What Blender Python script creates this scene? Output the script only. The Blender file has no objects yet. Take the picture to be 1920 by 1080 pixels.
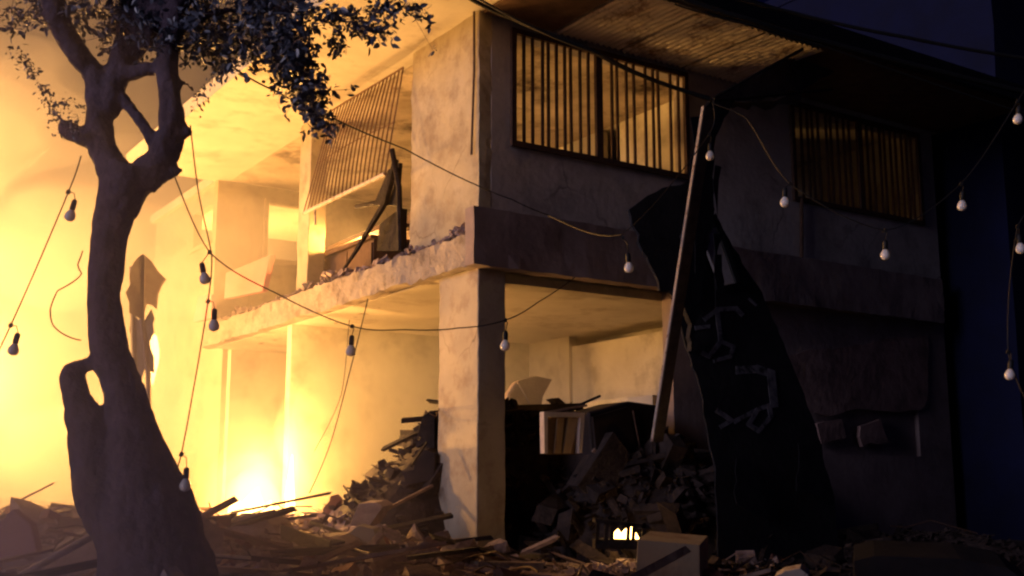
import bpy, bmesh, math, random
from mathutils import Vector, Matrix, Euler, noise
R = math.radians
rnd = random.Random(11)
sc = bpy.context.scene
COL = sc.collection

# ------------------------------------------------------------------ camera, world, light, exposure
EYE = 1.1
PITCH = R(10.0)
FPX = 2166.0                      # focal length in photograph pixels (1920 wide)
cam = bpy.data.cameras.new('camera')
cam.sensor_width = 36.0
cam.lens = FPX / 1920.0 * 36.0
cam.clip_start = 0.1
cam.clip_end = 500
camo = bpy.data.objects.new('camera', cam)
COL.objects.link(camo)
camo.location = (0, 0, EYE)
camo.rotation_euler = (R(90) + PITCH, 0, 0)
sc.camera = camo

world = bpy.data.worlds.new('World')
sc.world = world
world.use_nodes = True
bg = world.node_tree.nodes['Background']
bg.inputs[0].default_value = (0.06, 0.07, 0.62, 1)
bg.inputs[1].default_value = 0.0135

sun = bpy.data.lights.new('fill_sun', 'SUN')  # soft low sun added as fill for facade, trunk and rubble, source unseen
sun.energy = 1.0
sun.angle = R(25)
sun.color = (0.90, 0.78, 1.0)
suno = bpy.data.objects.new('fill_sun', sun)
COL.objects.link(suno)
suno.rotation_euler = Vector((0.78, 0.58, -0.22)).to_track_quat('-Z', 'Y').to_euler()

sc.view_settings.view_transform = 'Standard'
sc.view_settings.look = 'None'
sc.view_settings.gamma = 1
sc.view_settings.use_curve_mapping = False
sc.view_settings.exposure = 0.0

sc.render.engine = 'CYCLES'
sc.cycles.use_denoising = True
sc.cycles.max_bounces = 7
sc.cycles.diffuse_bounces = 4
sc.cycles.volume_bounces = 1
sc.cycles.sample_clamp_indirect = 4.0
sc.cycles.filter_width = 2.3

FIRE = (1.0, 0.47, 0.115)

# ------------------------------------------------------------------ frames
TH = R(33.4)
CX, CY = -0.34, 11.40            # the near corner of the house
dB = Vector((math.cos(TH), math.sin(TH), 0))    # along the dark street side
dA = Vector((-math.sin(TH), math.cos(TH), 0))   # along the burning side
HOUSE = Matrix.Translation((CX, CY, 0)) @ Matrix.Rotation(TH, 4, 'Z')

def H(u, v, z=0.0):
    return Vector((CX, CY, 0)) + dB * u + dA * v + Vector((0, 0, z))

def to_house(p):
    q = Vector(p) - Vector((CX, CY, 0))
    return Vector((q.dot(dB), q.dot(dA), p[2]))

def ray(px, py):
    a = (px - 960) / FPX
    b = (540 - py) / FPX
    return Vector((a, math.cos(PITCH) - math.sin(PITCH) * b, math.sin(PITCH) + math.cos(PITCH) * b))

def at(px, py, d):
    r = ray(px, py)
    return Vector((0, 0, EYE)) + r * (d / r.y)

def rag(pts, amp=6.0, n=5, seed=1):
    rg = random.Random(seed)
    out = []
    for i in range(len(pts)):
        a, b = Vector(pts[i]), Vector(pts[(i + 1) % len(pts)])
        m = max(1, min(n, int((b - a).length / 14)))
        for k in range(m):
            q = a.lerp(b, k / m)
            out.append((q.x + rg.gauss(0, amp * .6), q.y + rg.gauss(0, amp * .6)))
    return out

def on_plane(px, py, p0, n):
    r = ray(px, py)
    o = Vector((0, 0, EYE))
    return o + r * ((Vector(p0) - o).dot(n) / r.dot(n))

def onA(px, py, u=0.0):           # plane parallel to the burning side, house coordinates
    return to_house(on_plane(px, py, H(u, 0), dB))

def onB(px, py, v=0.0):           # plane parallel to the street side, house coordinates
    return to_house(on_plane(px, py, H(0, v), dA))

# ------------------------------------------------------------------ materials
def mat(name, c1, c2=None, scale=3.0, rough=0.85, bump=0.25, bscale=30.0, metal=0.0, spec=0.3,
        stain=None, sscale=1.2, slo=0.52, shi=0.62, detail=6.0, crack=0.0):
    m = bpy.data.materials.new(name)
    m.use_nodes = True
    nt = m.node_tree
    L = nt.links
    b = nt.nodes['Principled BSDF']
    b.inputs['Roughness'].default_value = rough
    b.inputs['Metallic'].default_value = metal
    b.inputs['Specular IOR Level'].default_value = spec
    tc = nt.nodes.new('ShaderNodeTexCoord')
    n1 = nt.nodes.new('ShaderNodeTexNoise')
    n1.inputs['Scale'].default_value = scale
    n1.inputs['Detail'].default_value = detail
    n1.inputs['Roughness'].default_value = 0.65
    L.new(tc.outputs['Object'], n1.inputs['Vector'])
    r1 = nt.nodes.new('ShaderNodeValToRGB')
    r1.color_ramp.elements[0].position = 0.33
    r1.color_ramp.elements[1].position = 0.68
    r1.color_ramp.elements[0].color = (*c1, 1)
    r1.color_ramp.elements[1].color = (*(c2 or c1), 1)
    L.new(n1.outputs['Fac'], r1.inputs['Fac'])
    out = r1.outputs['Color']
    if stain:
        n2 = nt.nodes.new('ShaderNodeTexNoise')
        n2.inputs['Scale'].default_value = sscale
        n2.inputs['Detail'].default_value = 8
        n2.inputs['Roughness'].default_value = 0.7
        L.new(tc.outputs['Object'], n2.inputs['Vector'])
        r2 = nt.nodes.new('ShaderNodeValToRGB')
        r2.color_ramp.elements[0].position = slo
        r2.color_ramp.elements[1].position = shi
        L.new(n2.outputs['Fac'], r2.inputs['Fac'])
        mx = nt.nodes.new('ShaderNodeMix')
        mx.data_type = 'RGBA'
        L.new(r2.outputs['Color'], mx.inputs['Factor'])
        L.new(out, mx.inputs['A'])
        mx.inputs['B'].default_value = (*stain, 1)
        out = mx.outputs['Result']
    if crack:
        nd = nt.nodes.new('ShaderNodeTexNoise')
        nd.inputs['Scale'].default_value = 3.5
        nd.inputs['Detail'].default_value = 6
        L.new(tc.outputs['Object'], nd.inputs['Vector'])
        va = nt.nodes.new('ShaderNodeMix')
        va.data_type = 'VECTOR'
        va.inputs['Factor'].default_value = 0.22
        L.new(tc.outputs['Object'], va.inputs['A'])
        L.new(nd.outputs['Color'], va.inputs['B'])
        vo = nt.nodes.new('ShaderNodeTexVoronoi')
        vo.feature = 'DISTANCE_TO_EDGE'
        vo.inputs['Scale'].default_value = crack
        L.new(va.outputs['Result'], vo.inputs['Vector'])
        rc = nt.nodes.new('ShaderNodeValToRGB')
        rc.color_ramp.elements[0].position = 0.004
        rc.color_ramp.elements[1].position = 0.011
        rc.color_ramp.elements[0].color = (0.35, 0.33, 0.32, 1)
        rc.color_ramp.elements[1].color = (1, 1, 1, 1)
        L.new(vo.outputs['Distance'], rc.inputs['Fac'])
        mc = nt.nodes.new('ShaderNodeMix')
        mc.data_type = 'RGBA'
        mc.blend_type = 'MULTIPLY'
        nm = nt.nodes.new('ShaderNodeTexNoise')
        nm.inputs['Scale'].default_value = 1.3
        L.new(tc.outputs['Object'], nm.inputs['Vector'])
        rm = nt.nodes.new('ShaderNodeValToRGB')
        rm.color_ramp.elements[0].position = 0.50
        rm.color_ramp.elements[1].position = 0.64
        rm.color_ramp.elements[1].color = (0.6, 0.6, 0.6, 1)
        L.new(nm.outputs['Fac'], rm.inputs['Fac'])
        L.new(rm.outputs['Color'], mc.inputs['Factor'])
        L.new(out, mc.inputs['A'])
        L.new(rc.outputs['Color'], mc.inputs['B'])
        out = mc.outputs['Result']
    L.new(out, b.inputs['Base Color'])
    if bump:
        n3 = nt.nodes.new('ShaderNodeTexNoise')
        n3.inputs['Scale'].default_value = bscale
        n3.inputs['Detail'].default_value = 5
        L.new(tc.outputs['Object'], n3.inputs['Vector'])
        bp = nt.nodes.new('ShaderNodeBump')
        bp.inputs['Strength'].default_value = bump
        bp.inputs['Distance'].default_value = 0.02
        L.new(n3.outputs['Fac'], bp.inputs['Height'])
        L.new(bp.outputs['Normal'], b.inputs['Normal'])
    return m

def emit_mat(name, color, strength):
    m = bpy.data.materials.new(name)
    m.use_nodes = True
    nt = m.node_tree
    nt.nodes.clear()
    o = nt.nodes.new('ShaderNodeOutputMaterial')
    e = nt.nodes.new('ShaderNodeEmission')
    e.inputs[0].default_value = (*color, 1)
    e.inputs[1].default_value = strength
    nt.links.new(e.outputs[0], o.inputs['Surface'])
    m.cycles.emission_sampling = 'NONE'
    return m

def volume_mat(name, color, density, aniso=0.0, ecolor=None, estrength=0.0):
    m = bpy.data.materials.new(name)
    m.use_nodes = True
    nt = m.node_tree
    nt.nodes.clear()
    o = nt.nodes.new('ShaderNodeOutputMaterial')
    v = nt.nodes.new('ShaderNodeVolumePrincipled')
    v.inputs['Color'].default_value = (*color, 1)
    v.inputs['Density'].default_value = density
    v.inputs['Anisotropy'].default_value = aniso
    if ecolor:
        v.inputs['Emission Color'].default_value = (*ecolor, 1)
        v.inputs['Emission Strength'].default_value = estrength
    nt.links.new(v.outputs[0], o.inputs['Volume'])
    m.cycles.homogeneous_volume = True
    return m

M = {}
M['plaster'] = mat('aged_plaster', (0.40, 0.34, 0.23), (0.52, 0.46, 0.33), 2.2, bump=0.5, bscale=9, stain=(0.27, 0.21, 0.15), sscale=2.4, slo=0.48, shi=0.70, crack=1.5)
M['street_plaster'] = mat('grey_plaster', (0.46, 0.43, 0.43), (0.56, 0.53, 0.53), 1.2, bump=0.3, bscale=14, stain=(0.22, 0.20, 0.20), sscale=1.4, slo=0.48, shi=0.72, crack=0.9)
M['inner'] = mat('inner_paint', (0.60, 0.57, 0.46), (0.72, 0.69, 0.58), 1.6, bump=0.2, bscale=12, stain=(0.26, 0.23, 0.17), sscale=1.3, slo=0.5, shi=0.78)
M['ceiling'] = mat('ceiling_paint', (0.56, 0.52, 0.43), (0.66, 0.62, 0.52), 1.8, bump=0.25, bscale=10, stain=(0.30, 0.24, 0.17), sscale=1.6, slo=0.52, shi=0.8)
M['soot_ceiling'] = mat('sooty_ceiling', (0.36, 0.30, 0.22), (0.64, 0.55, 0.43), 1.5, bump=0.3, bscale=9, stain=(0.06, 0.04, 0.03), sscale=1.1, slo=0.52, shi=0.68)
M['concrete'] = mat('broken_concrete', (0.25, 0.21, 0.18), (0.40, 0.35, 0.30), 5, bump=0.8, bscale=22, stain=(0.16, 0.13, 0.11), sscale=3)
M['column'] = mat('column_plaster', (0.40, 0.34, 0.25), (0.48, 0.42, 0.31), 2.0, bump=0.25, bscale=16, stain=(0.27, 0.20, 0.15), sscale=2.6, slo=0.50, shi=0.70, crack=1.2)
M['beam'] = mat('dark_painted_beam', (0.21, 0.165, 0.17), (0.33, 0.27, 0.27), 2, bump=0.3, bscale=14)
M['brown'] = mat('shade_board_brown', (0.10, 0.06, 0.04), (0.18, 0.11, 0.07), 6, bump=0.3)
M['iron'] = mat('rusty_iron', (0.055, 0.030, 0.022), (0.10, 0.055, 0.038), 18, rough=0.75, bump=0.3, bscale=60)
M['grille'] = mat('rusty_grille_paint', (0.16, 0.09, 0.06), (0.24, 0.14, 0.09), 12, rough=0.7, bump=0.3, bscale=60)
M['steel'] = mat('lit_edge_steel', (0.42, 0.36, 0.32), (0.55, 0.48, 0.43), 14, rough=0.6, bump=0.2, bscale=40, stain=(0.2, 0.11, 0.07), sscale=9, slo=0.55, shi=0.65)
M['post'] = mat('sooty_steel', (0.07, 0.055, 0.05), (0.13, 0.105, 0.09), 12, rough=0.6, bump=0.3, bscale=50)
M['soot'] = mat('sooty_shaded_debris', (0.018, 0.013, 0.012), (0.06, 0.042, 0.038), 7, bump=0.8, bscale=24)  # burnt debris colour, also paints shade over the heaps and right side
M['black'] = mat('black_rubber', (0.008, 0.008, 0.009), (0.014, 0.014, 0.016), 20, rough=0.6, bump=0.1)
M['tarp'] = mat('black_tarpaulin', (0.010, 0.010, 0.013), (0.020, 0.019, 0.024), 3, rough=0.7, bump=0.6, bscale=6)
M['dirty_cloth'] = mat('dirty_cloth', (0.06, 0.05, 0.052), (0.13, 0.11, 0.11), 4, rough=0.9, bump=0.6, bscale=9)
M['slab_paint'] = mat('dark_painted_panel', (0.012, 0.012, 0.015), (0.026, 0.025, 0.030), 3, rough=0.8, bump=0.3, bscale=18)
M['graffiti'] = mat('chalky_white_paint', (0.10, 0.10, 0.12), (0.24, 0.23, 0.26), 10, rough=0.85, bump=0.1, stain=(0.03, 0.03, 0.035), sscale=9, slo=0.5, shi=0.62)
M['soffit_sheet'] = mat('corrugated_sheet', (0.60, 0.53, 0.46), (0.72, 0.66, 0.58), 5, rough=0.6, bump=0.2, stain=(0.2, 0.13, 0.09), sscale=2)
M['bark'] = mat('tree_bark', (0.042, 0.030, 0.046), (0.115, 0.084, 0.120), 9, rough=0.9, bump=1.0, bscale=26, stain=(0.08, 0.058, 0.075), sscale=5, slo=0.52, shi=0.72)
M['leaf'] = mat('dark_leaf', (0.055, 0.070, 0.105), (0.13, 0.15, 0.21), 6, rough=0.36, bump=0, spec=0.6)
M['pink'] = mat('pink_paint', (0.62, 0.26, 0.26), (0.72, 0.34, 0.33), 3, bump=0.3, bscale=14)
M['peach'] = mat('dusty_peach_paint', (0.30, 0.20, 0.185), (0.40, 0.28, 0.26), 2, bump=0.4, bscale=12, stain=(0.12, 0.085, 0.085), sscale=2.2, slo=0.45, shi=0.7)
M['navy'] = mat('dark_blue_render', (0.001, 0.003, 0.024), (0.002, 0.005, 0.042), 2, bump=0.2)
M['wood'] = mat('weathered_wood', (0.20, 0.13, 0.10), (0.33, 0.24, 0.19), 7, bump=0.5, bscale=24)
M['charred'] = mat('charred_wood', (0.012, 0.009, 0.008), (0.04, 0.03, 0.028), 9, bump=0.8, bscale=24)
M['chunk'] = mat('rubble_concrete', (0.20, 0.15, 0.145), (0.38, 0.30, 0.285), 6, bump=0.7, bscale=28)
M['brick'] = mat('rubble_brick', (0.20, 0.085, 0.06), (0.32, 0.15, 0.11), 8, bump=0.6, bscale=34, stain=(0.25, 0.21, 0.19), sscale=6)
M['dust'] = mat('rubble_dust', (0.20, 0.15, 0.145), (0.42, 0.33, 0.32), 5, bump=1.0, bscale=18)
M['mauve'] = mat('mauve_sheet', (0.30, 0.17, 0.20), (0.36, 0.22, 0.25), 3, bump=0.3)
M['grey_sheet'] = mat('grey_sheet_metal', (0.16, 0.13, 0.12), (0.24, 0.20, 0.18), 6, rough=0.6, bump=0.3)
M['dark_cabinet'] = mat('soot_cabinet', (0.016, 0.011, 0.011), (0.034, 0.023, 0.023), 4, bump=0.2, rough=0.6)
M['white_frame'] = mat('chipped_white_paint', (0.50, 0.42, 0.37), (0.62, 0.54, 0.48), 12, bump=0.2)
M['ground'] = mat('dirty_asphalt', (0.04, 0.036, 0.034), (0.065, 0.06, 0.056), 3, bump=0.6)
M['curtain'] = mat('rumpled_cloth', (0.30, 0.22, 0.15), (0.40, 0.31, 0.22), 4, bump=0.4)
M['flame'] = emit_mat('flame', (1.0, 0.55, 0.16), 14.0)

bulb_m = bpy.data.materials.new('milky_bulb_glass')
bulb_m.use_nodes = True
_b = bulb_m.node_tree.nodes['Principled BSDF']
_b.inputs['Base Color'].default_value = (0.86, 0.83, 0.80, 1)
_b.inputs['Roughness'].default_value = 0.18
_b.inputs['Transmission Weight'].default_value = 0.15
_b.inputs['Subsurface Weight'].default_value = 0.7
_b.inputs['Subsurface Radius'].default_value = (1, 0.9, 0.8)
_b.inputs['Subsurface Scale'].default_value = 0.05
M['bulb'] = bulb_m

# ------------------------------------------------------------------ mesh helpers
class MB:
    def __init__(self):
        self.v = []
        self.f = []

    def add(self, vs, fs):
        o = len(self.v)
        self.v += [tuple(p) for p in vs]
        self.f += [tuple(i + o for i in f) for f in fs]
        return self

    BOXF = [(0, 3, 2, 1), (4, 5, 6, 7), (0, 1, 5, 4), (1, 2, 6, 5), (2, 3, 7, 6), (3, 0, 4, 7)]

    def box(self, lo, hi):
        x0, y0, z0 = lo
        x1, y1, z1 = hi
        return self.add([(x0, y0, z0), (x1, y0, z0), (x1, y1, z0), (x0, y1, z0),
                         (x0, y0, z1), (x1, y0, z1), (x1, y1, z1), (x0, y1, z1)], self.BOXF)

    def obox(self, c, size, rot=(0, 0, 0), jit=0.0, rng=rnd):
        m = Euler(rot).to_matrix() if not isinstance(rot, Matrix) else rot
        vs = []
        for (a, b, d) in [(-1, -1, -1), (1, -1, -1), (1, 1, -1), (-1, 1, -1), (-1, -1, 1), (1, -1, 1), (1, 1, 1), (-1, 1, 1)]:
            p = Vector((a * size[0] / 2, b * size[1] / 2, d * size[2] / 2))
            if jit:
                p = Vector([q * (1 - jit * rng.random()) for q in p])
            vs.append(Vector(c) + m @ p)
        return self.add(vs, self.BOXF)

    def rough_box(self, lo, hi, step=0.15, amp=0.012, fr=3.0):
        """a box in a grid of quads, its surface a little uneven and its edges chipped"""
        n = [max(1, int(round((hi[i] - lo[i]) / step))) for i in range(3)]
        idx = {}
        vs = []
        fs = []

        def vid(i, j, k):
            key = (i, j, k)
            if key not in idx:
                p = Vector([lo[a] + (hi[a] - lo[a]) * (i, j, k)[a] / n[a] for a in range(3)])
                e = sum((i, j, k)[a] in (0, n[a]) for a in range(3))
                w = noise.noise_vector(p * fr) * amp
                if e >= 2:
                    w = w + noise.noise_vector(p * fr * 4.1 + Vector((9, 3, 1))) * amp * 1.2
                idx[key] = len(vs)
                vs.append(p + w)
            return idx[key]
        for a in range(3):
            b, c = (a + 1) % 3, (a + 2) % 3
            for side in (0, n[a]):
                for i in range(n[b]):
                    for j in range(n[c]):
                        q = []
                        for (di, dj) in ((0, 0), (1, 0), (1, 1), (0, 1)):
                            t = [0, 0, 0]
                            t[a], t[b], t[c] = side, i + di, j + dj
                            q.append(vid(*t))
                        fs.append(tuple(q if side else q[::-1]))
        return self.add(vs, fs)

    def tube(self, pts, rad, n=6, cap=True, wob=0.0):
        pts = [Vector(p) for p in pts]
        if not hasattr(rad, '__len__'):
            rad = [rad] * len(pts)
        o = len(self.v)
        up = Vector((0.13, 0.31, 0.94))
        for i, p in enumerate(pts):
            t = (pts[min(i + 1, len(pts) - 1)] - pts[max(i - 1, 0)])
            if t.length < 1e-9:
                t = Vector((0, 0, 1))
            t.normalize()
            a = t.cross(up)
            if a.length < 0.05:
                a = t.cross(Vector((1, 0, 0)))
            a.normalize()
            b = t.cross(a)
            for k in range(n):
                an = 2 * math.pi * k / n
                r = rad[i]
                if wob:
                    r *= 1 + wob * noise.noise(Vector((math.cos(an) * 1.3, math.sin(an) * 1.3, i * 0.35 + o)))
                self.v.append(tuple(p + a * math.cos(an) * r + b * math.sin(an) * r))
        for i in range(len(pts) - 1):
            for k in range(n):
                k2 = (k + 1) % n
                self.f.append((o + i * n + k, o + i * n + k2, o + (i + 1) * n + k2, o + (i + 1) * n + k))
        if cap:
            self.f.append(tuple(o + k for k in range(n))[::-1])
            self.f.append(tuple(o + (len(pts) - 1) * n + k for k in range(n)))
        return self

    def prism(self, pts, off):
        """closed outline pts (any plane) given thickness along off"""
        pts = [Vector(p) for p in pts]
        n = len(pts)
        off = Vector(off)
        vs = pts + [p + off for p in pts]
        fs = [tuple(range(n)), tuple(range(2 * n - 1, n - 1, -1))]
        for i in range(n):
            j = (i + 1) % n
            fs.append((i, i + n, j + n, j))
        return self.add(vs, fs)

    def lathe(self, prof, n=12, c=(0, 0, 0)):
        vs = []
        fs = []
        for (r, z) in prof:
            for k in range(n):
                an = 2 * math.pi * k / n
                vs.append((c[0] + r * math.cos(an), c[1] + r * math.sin(an), c[2] + z))
        for i in range(len(prof) - 1):
            for k in range(n):
                k2 = (k + 1) % n
                fs.append((i * n + k, i * n + k2, (i + 1) * n + k2, (i + 1) * n + k))
        fs.append(tuple(range(n))[::-1])
        fs.append(tuple((len(prof) - 1) * n + k for k in range(n)))
        return self.add(vs, fs)

    def mesh(self, name, m, smooth=False, fix=True):
        me = bpy.data.meshes.new(name)
        me.from_pydata(self.v, [], self.f)
        if fix:
            bm = bmesh.new()
            bm.from_mesh(me)
            bmesh.ops.recalc_face_normals(bm, faces=bm.faces)
            bm.to_mesh(me)
            bm.free()
        me.materials.append(m)
        if smooth:
            me.polygons.foreach_set('use_smooth', [True] * len(me.polygons))
        me.update()
        return me

    def build(self, name, m, parent=None, smooth=False, fix=True):
        return link(name, self.mesh(name, m, smooth, fix), parent)

def link(name, data, parent=None, loc=None, rot=None):
    o = bpy.data.objects.new(name, data)
    COL.objects.link(o)
    if parent is not None:
        o.parent = parent
    if loc is not None:
        o.location = loc
    if rot is not None:
        o.rotation_euler = rot
    return o

def tag(o, label=None, cat=None, group=None, kind=None):
    if label: o['label'] = label
    if cat: o['category'] = cat
    if group: o['group'] = group
    if kind: o['kind'] = kind
    return o

def empty(name, loc=(0, 0, 0), rz=0.0):
    o = link(name, None, None, loc, (0, 0, rz))
    o.empty_display_size = 0.1
    return o

def house_thing(name, label, cat, group=None):
    """an Empty in the frame of the house; its parts are given in house coordinates"""
    return tag(empty(name, (CX, CY, 0), TH), label, cat, group)

def bevel(o, w=0.008, seg=2):
    md = o.modifiers.new('bevel', 'BEVEL')
    md.width = w
    md.segments = seg
    md.limit_method = 'ANGLE'
    return o

# ------------------------------------------------------------------ ground
g = MB()
N = 40
for i in range(N + 1):
    for j in range(N + 1):
        g.v.append((-150 + 300 * i / N, -150 + 300 * j / N, 0.0))
for i in range(N):
    for j in range(N):
        a = i * (N + 1) + j
        g.f.append((a, a + N + 1, a + N + 2, a + 1))
tag(g.build('ground', M['ground']), kind='structure', label='dark dirty street ground under the rubble')

# ------------------------------------------------------------------ the house
Z0, ZS, ZF, ZB, ZR = 0.52, 3.33, 3.65, 3.90, 6.06   # plinth, slab underside, floor, beam top, roof underside
house = house_thing('house', 'two storey concrete house with a blown out corner and barred upper windows', 'house')

MB().rough_box((-0.3, -0.35, -0.02), (8.0, 8.0, Z0), 0.4, 0.02).build('plinth', M['concrete'], house)
# corner column and the far column of the burning side
bevel(MB().rough_box((0.0, 0.0, Z0), (0.33, 0.78, ZS), 0.11, 0.007).build('column', M['column'], house), 0.012)
# upper floor slab with a broken edge on the burning side
sl = MB()
sl.rough_box((-0.14, 0.02, ZS), (0.45, 8.0, ZF), 0.105, 0.028, 2.6)
sl.box((0.45, 0.16, ZS + 0.003), (7.6, 7.99, ZF - 0.02))
sl.build('floor_slab', M['concrete'], house)
MB().box((0.02, 0.17, ZS - 0.012), (7.5, 7.9, ZS - 0.004)).build('lower_ceiling', M['ceiling'], house)
jb = MB()
jb.box((0.34, 0.17, ZS - 0.10), (7.5, 0.42, ZS - 0.014))
jb.build('ceiling_joist', M['ceiling'], house)
# dark beam along the street side
bb = MB()
bb.rough_box((-0.16, -0.17, ZS - 0.02), (7.2, -0.003, ZB), 0.14, 0.010)
bb.build('beam', M['beam'], house)
# street side wall of the upper floor, two window openings
W1, W2 = (0.44, 2.80, 4.71, 5.89), (4.63, 7.03, 4.71, 5.89)
wb = MB()
T = 0.15
wb.box((0.152, 0, ZF), (0.44, T, ZR))
wb.box((2.80, 0, ZF), (4.63, T, ZR))
wb.box((7.03, 0, ZF), (7.4, T, ZR))
for w in (W1, W2):
    wb.box((w[0], 0, ZF), (w[1], T, w[2]))
    wb.box((w[0], 0, w[3]), (w[1], T, ZR))
wb.build('street_wall', M['street_plaster'], house)
# wall of the burning side: plaster pier at the corner, post, sill
wa = MB()
wa.rough_box((0.0, 0.0, ZF - 0.01), (0.15, 1.46, ZR), 0.075, 0.010, 3.5)
bevel(wa.build('side_wall', M['plaster'], house), 0.006)
bevel(MB().rough_box((0.0, 4.30, ZF), (0.24, 4.66, ZR), 0.12, 0.008).build('post', M['plaster'], house), 0.01)
# roof slab, reaching out over both sides
rf = MB()
rf.box((-1.45, -1.42, ZR), (7.6, 8.1, ZR + 0.22))
rf.build('roof', M['ceiling'], house)
# rear wall of the upper floor with a window hole
rw = MB()
a0, a1, z0, z1 = 0.86, 1.66, 4.86, 5.80
rw.box((0.0, 8.0, ZF), (a0, 8.14, ZR)); rw.box((a1, 8.0, ZF), (7.4, 8.14, ZR))
rw.box((a0, 8.0, ZF), (a1, 8.14, z0)); rw.box((a0, 8.0, z1), (a1, 8.14, ZR))
rw.build('rear_wall', M['plaster'], house)
wf = MB()
wf.box((a0 - 0.05, 7.93, z0 - 0.08), (a1 + 0.05, 7.998, z0 - 0.002))
wf.box((a0 - 0.07, 7.95, z0), (a0 - 0.002, 7.998, z1 + 0.06)); 
wf.build('window_sill', M['plaster'], house)
# partition walls
pw = MB()
pw.box((0.0, 4.75, Z0), (3.9, 4.90, ZS - 0.013))
pw.box((3.85, 3.72, Z0), (3.99, 4.748, ZS - 0.013))
pw.box((4.35, 1.0, Z0), (4.5, 3.72, ZS - 0.013))
pw.box((3.9, 1.2, Z0), (4.02, 3.715, ZS - 0.16))
pw.box((7.2, 0.17, Z0), (7.34, 7.89, ZS - 0.013))
pw.build('inner_wall', M['inner'], house)
MB().box((3.35, 1.3, Z0), (3.84, 3.9, 2.28)).build('counter', M['inner'], house)
MB().box((0.3, 7.9, Z0), (7.4, 8.05, ZS - 0.013)).build('inner_wall', M['inner'], house)
up = MB()
up.box((3.55, 0.152, ZF + 0.003), (3.67, 2.1, ZR - 0.002))
up.box((3.55, 2.52, ZF + 0.003), (3.67, 7.99, ZR - 0.002))
up.box((7.26, 0.152, ZF + 0.003), (7.38, 7.99, ZR - 0.002))
up.build('upper_partition', M['inner'], house)
# lower street side wall right of the opening
lw = MB()
lw.box((2.55, 0.0, Z0), (7.4, 0.16, 1.55))
lw.box((2.55, 0.0, 1.55), (3.6, 0.16, ZS - 0.02))
lw.box((3.6, 0.0, 2.45), (7.4, 0.16, ZS - 0.02))
lw.box((6.75, 0.0, 1.55), (7.4, 0.16, 2.45))
lw.build('lower_wall', M['beam'], house)
MB().box((3.6, 0.06, 1.55), (6.75, 0.13, 2.45)).build('wall_panel', M['beam'], house)
for k_, pp in enumerate(([(1476, 668), (1520, 656), (1592, 652), (1668, 634), (1740, 630), (1740, 730), (1736, 765), (1690, 774), (1640, 770), (1604, 766), (1560, 782), (1512, 774)],
           [(1530, 792), (1580, 788), (1586, 822), (1540, 830)], [(1610, 800), (1650, 788), (1668, 830), (1616, 838)])):
    MB().prism([onB(x, y, -0.03) for x, y in rag(pp, 2.5, 9, k_)], (0.004, 0.028 + 0.03 * (k_ > 0), 0)).build('wall_panel', M['peach'], house)
# rusty conduit on the side wall near the corner
cp = [onA(889, 22, -0.03), onA(889, 130, -0.03), onA(884, 290, -0.03)]
MB().tube(cp, 0.013, 6).build('conduit', M['iron'], house)
MB().tube([onB(1503, 372, -0.04), onB(1503, 490, -0.04)], 0.025, 8).build('drainpipe', M['iron'], house)

def barred_window(w, mull, nbar):
    fr = MB()
    u0, u1, z0, z1 = w
    d0, d1 = -0.045, -0.003
    t = 0.06
    fr.box((u0 - t, d0, z0 - t), (u1 + t, d1, z0)); fr.box((u0 - t, d0, z1), (u1 + t, d1, z1 + t))
    fr.box((u0 - t, d0, z0), (u0, d1, z1)); fr.box((u1, d0, z0), (u1 + t, d1, z1))
    fr.box((mull - 0.045, d0, z0), (mull + 0.045, d1, z1))
    f = fr.build('window_frame', M['iron'], house)
    bar = MB().box((-0.015, -0.035, z0), (0.015, -0.012, z1)).mesh('bar', M['iron'])
    for (s, e, n) in ((u0, mull - 0.045, nbar[0]), (mull + 0.045, u1, nbar[1])):
        for k in range(n):
            link('bar', bar, f, (s + (e - s) * (k + 1) / (n + 1), 0, 0), (0, rnd.uniform(-.006, .006), 0))
    return f
barred_window(W1, 1.54, (9, 9))
barred_window(W2, 5.85, (9, 9))

# corrugated sheets under the street eave
def corrugated(u0, u1, v0, v1, z, n=14, sag=0.0):
    m = MB()
    ns = n * 4
    rows = 6
    for side in (0, 1):
        for j in range(rows + 1):
            for i in range(ns + 1):
                s = j / rows
                zz = z + 0.014 * math.sin(2 * math.pi * i / 4.0) - side * 0.004 - sag * s * s
                m.v.append((u0 + (u1 - u0) * i / ns, v0 + (v1 - v0) * s, zz))
    k = (rows + 1) * (ns + 1)
    for side in (0, 1):
        for j in range(rows):
            for i in range(ns):
                a = side * k + j * (ns + 1) + i
                m.f.append((a, a + 1, a + ns + 2, a + ns + 1))
    return m
for i, (a, b) in enumerate(((0.95, 1.85), (1.86, 2.78), (2.79, 3.70))):
    corrugated(a, b, -0.02, -1.36, ZR - 0.035 - 0.012 * i, 11, 0.02).build('corrugated_sheet', M['soffit_sheet'], house, smooth=True, fix=False)
MB().box((0.17, 0.17, ZR - 0.012), (3.54, 7.9, ZR - 0.004)).build('upper_ceiling', M['soot_ceiling'], house)
MB().box((0.03, -1.40, ZR - 0.03), (0.93, -0.02, ZR - 0.004)).build('shade_board', M['brown'], house)  # dark boards put the shade of the unlit eave into their colour
MB().box((3.72, -1.40, ZR - 0.03), (7.55, -0.02, ZR - 0.004)).build('shade_board', M['brown'], house)
gt = MB()
gt.box((-1.47, -1.52, ZR - 0.05), (7.6, -1.43, ZR + 0.16))
gt.build('gutter', M['black'], house)

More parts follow.
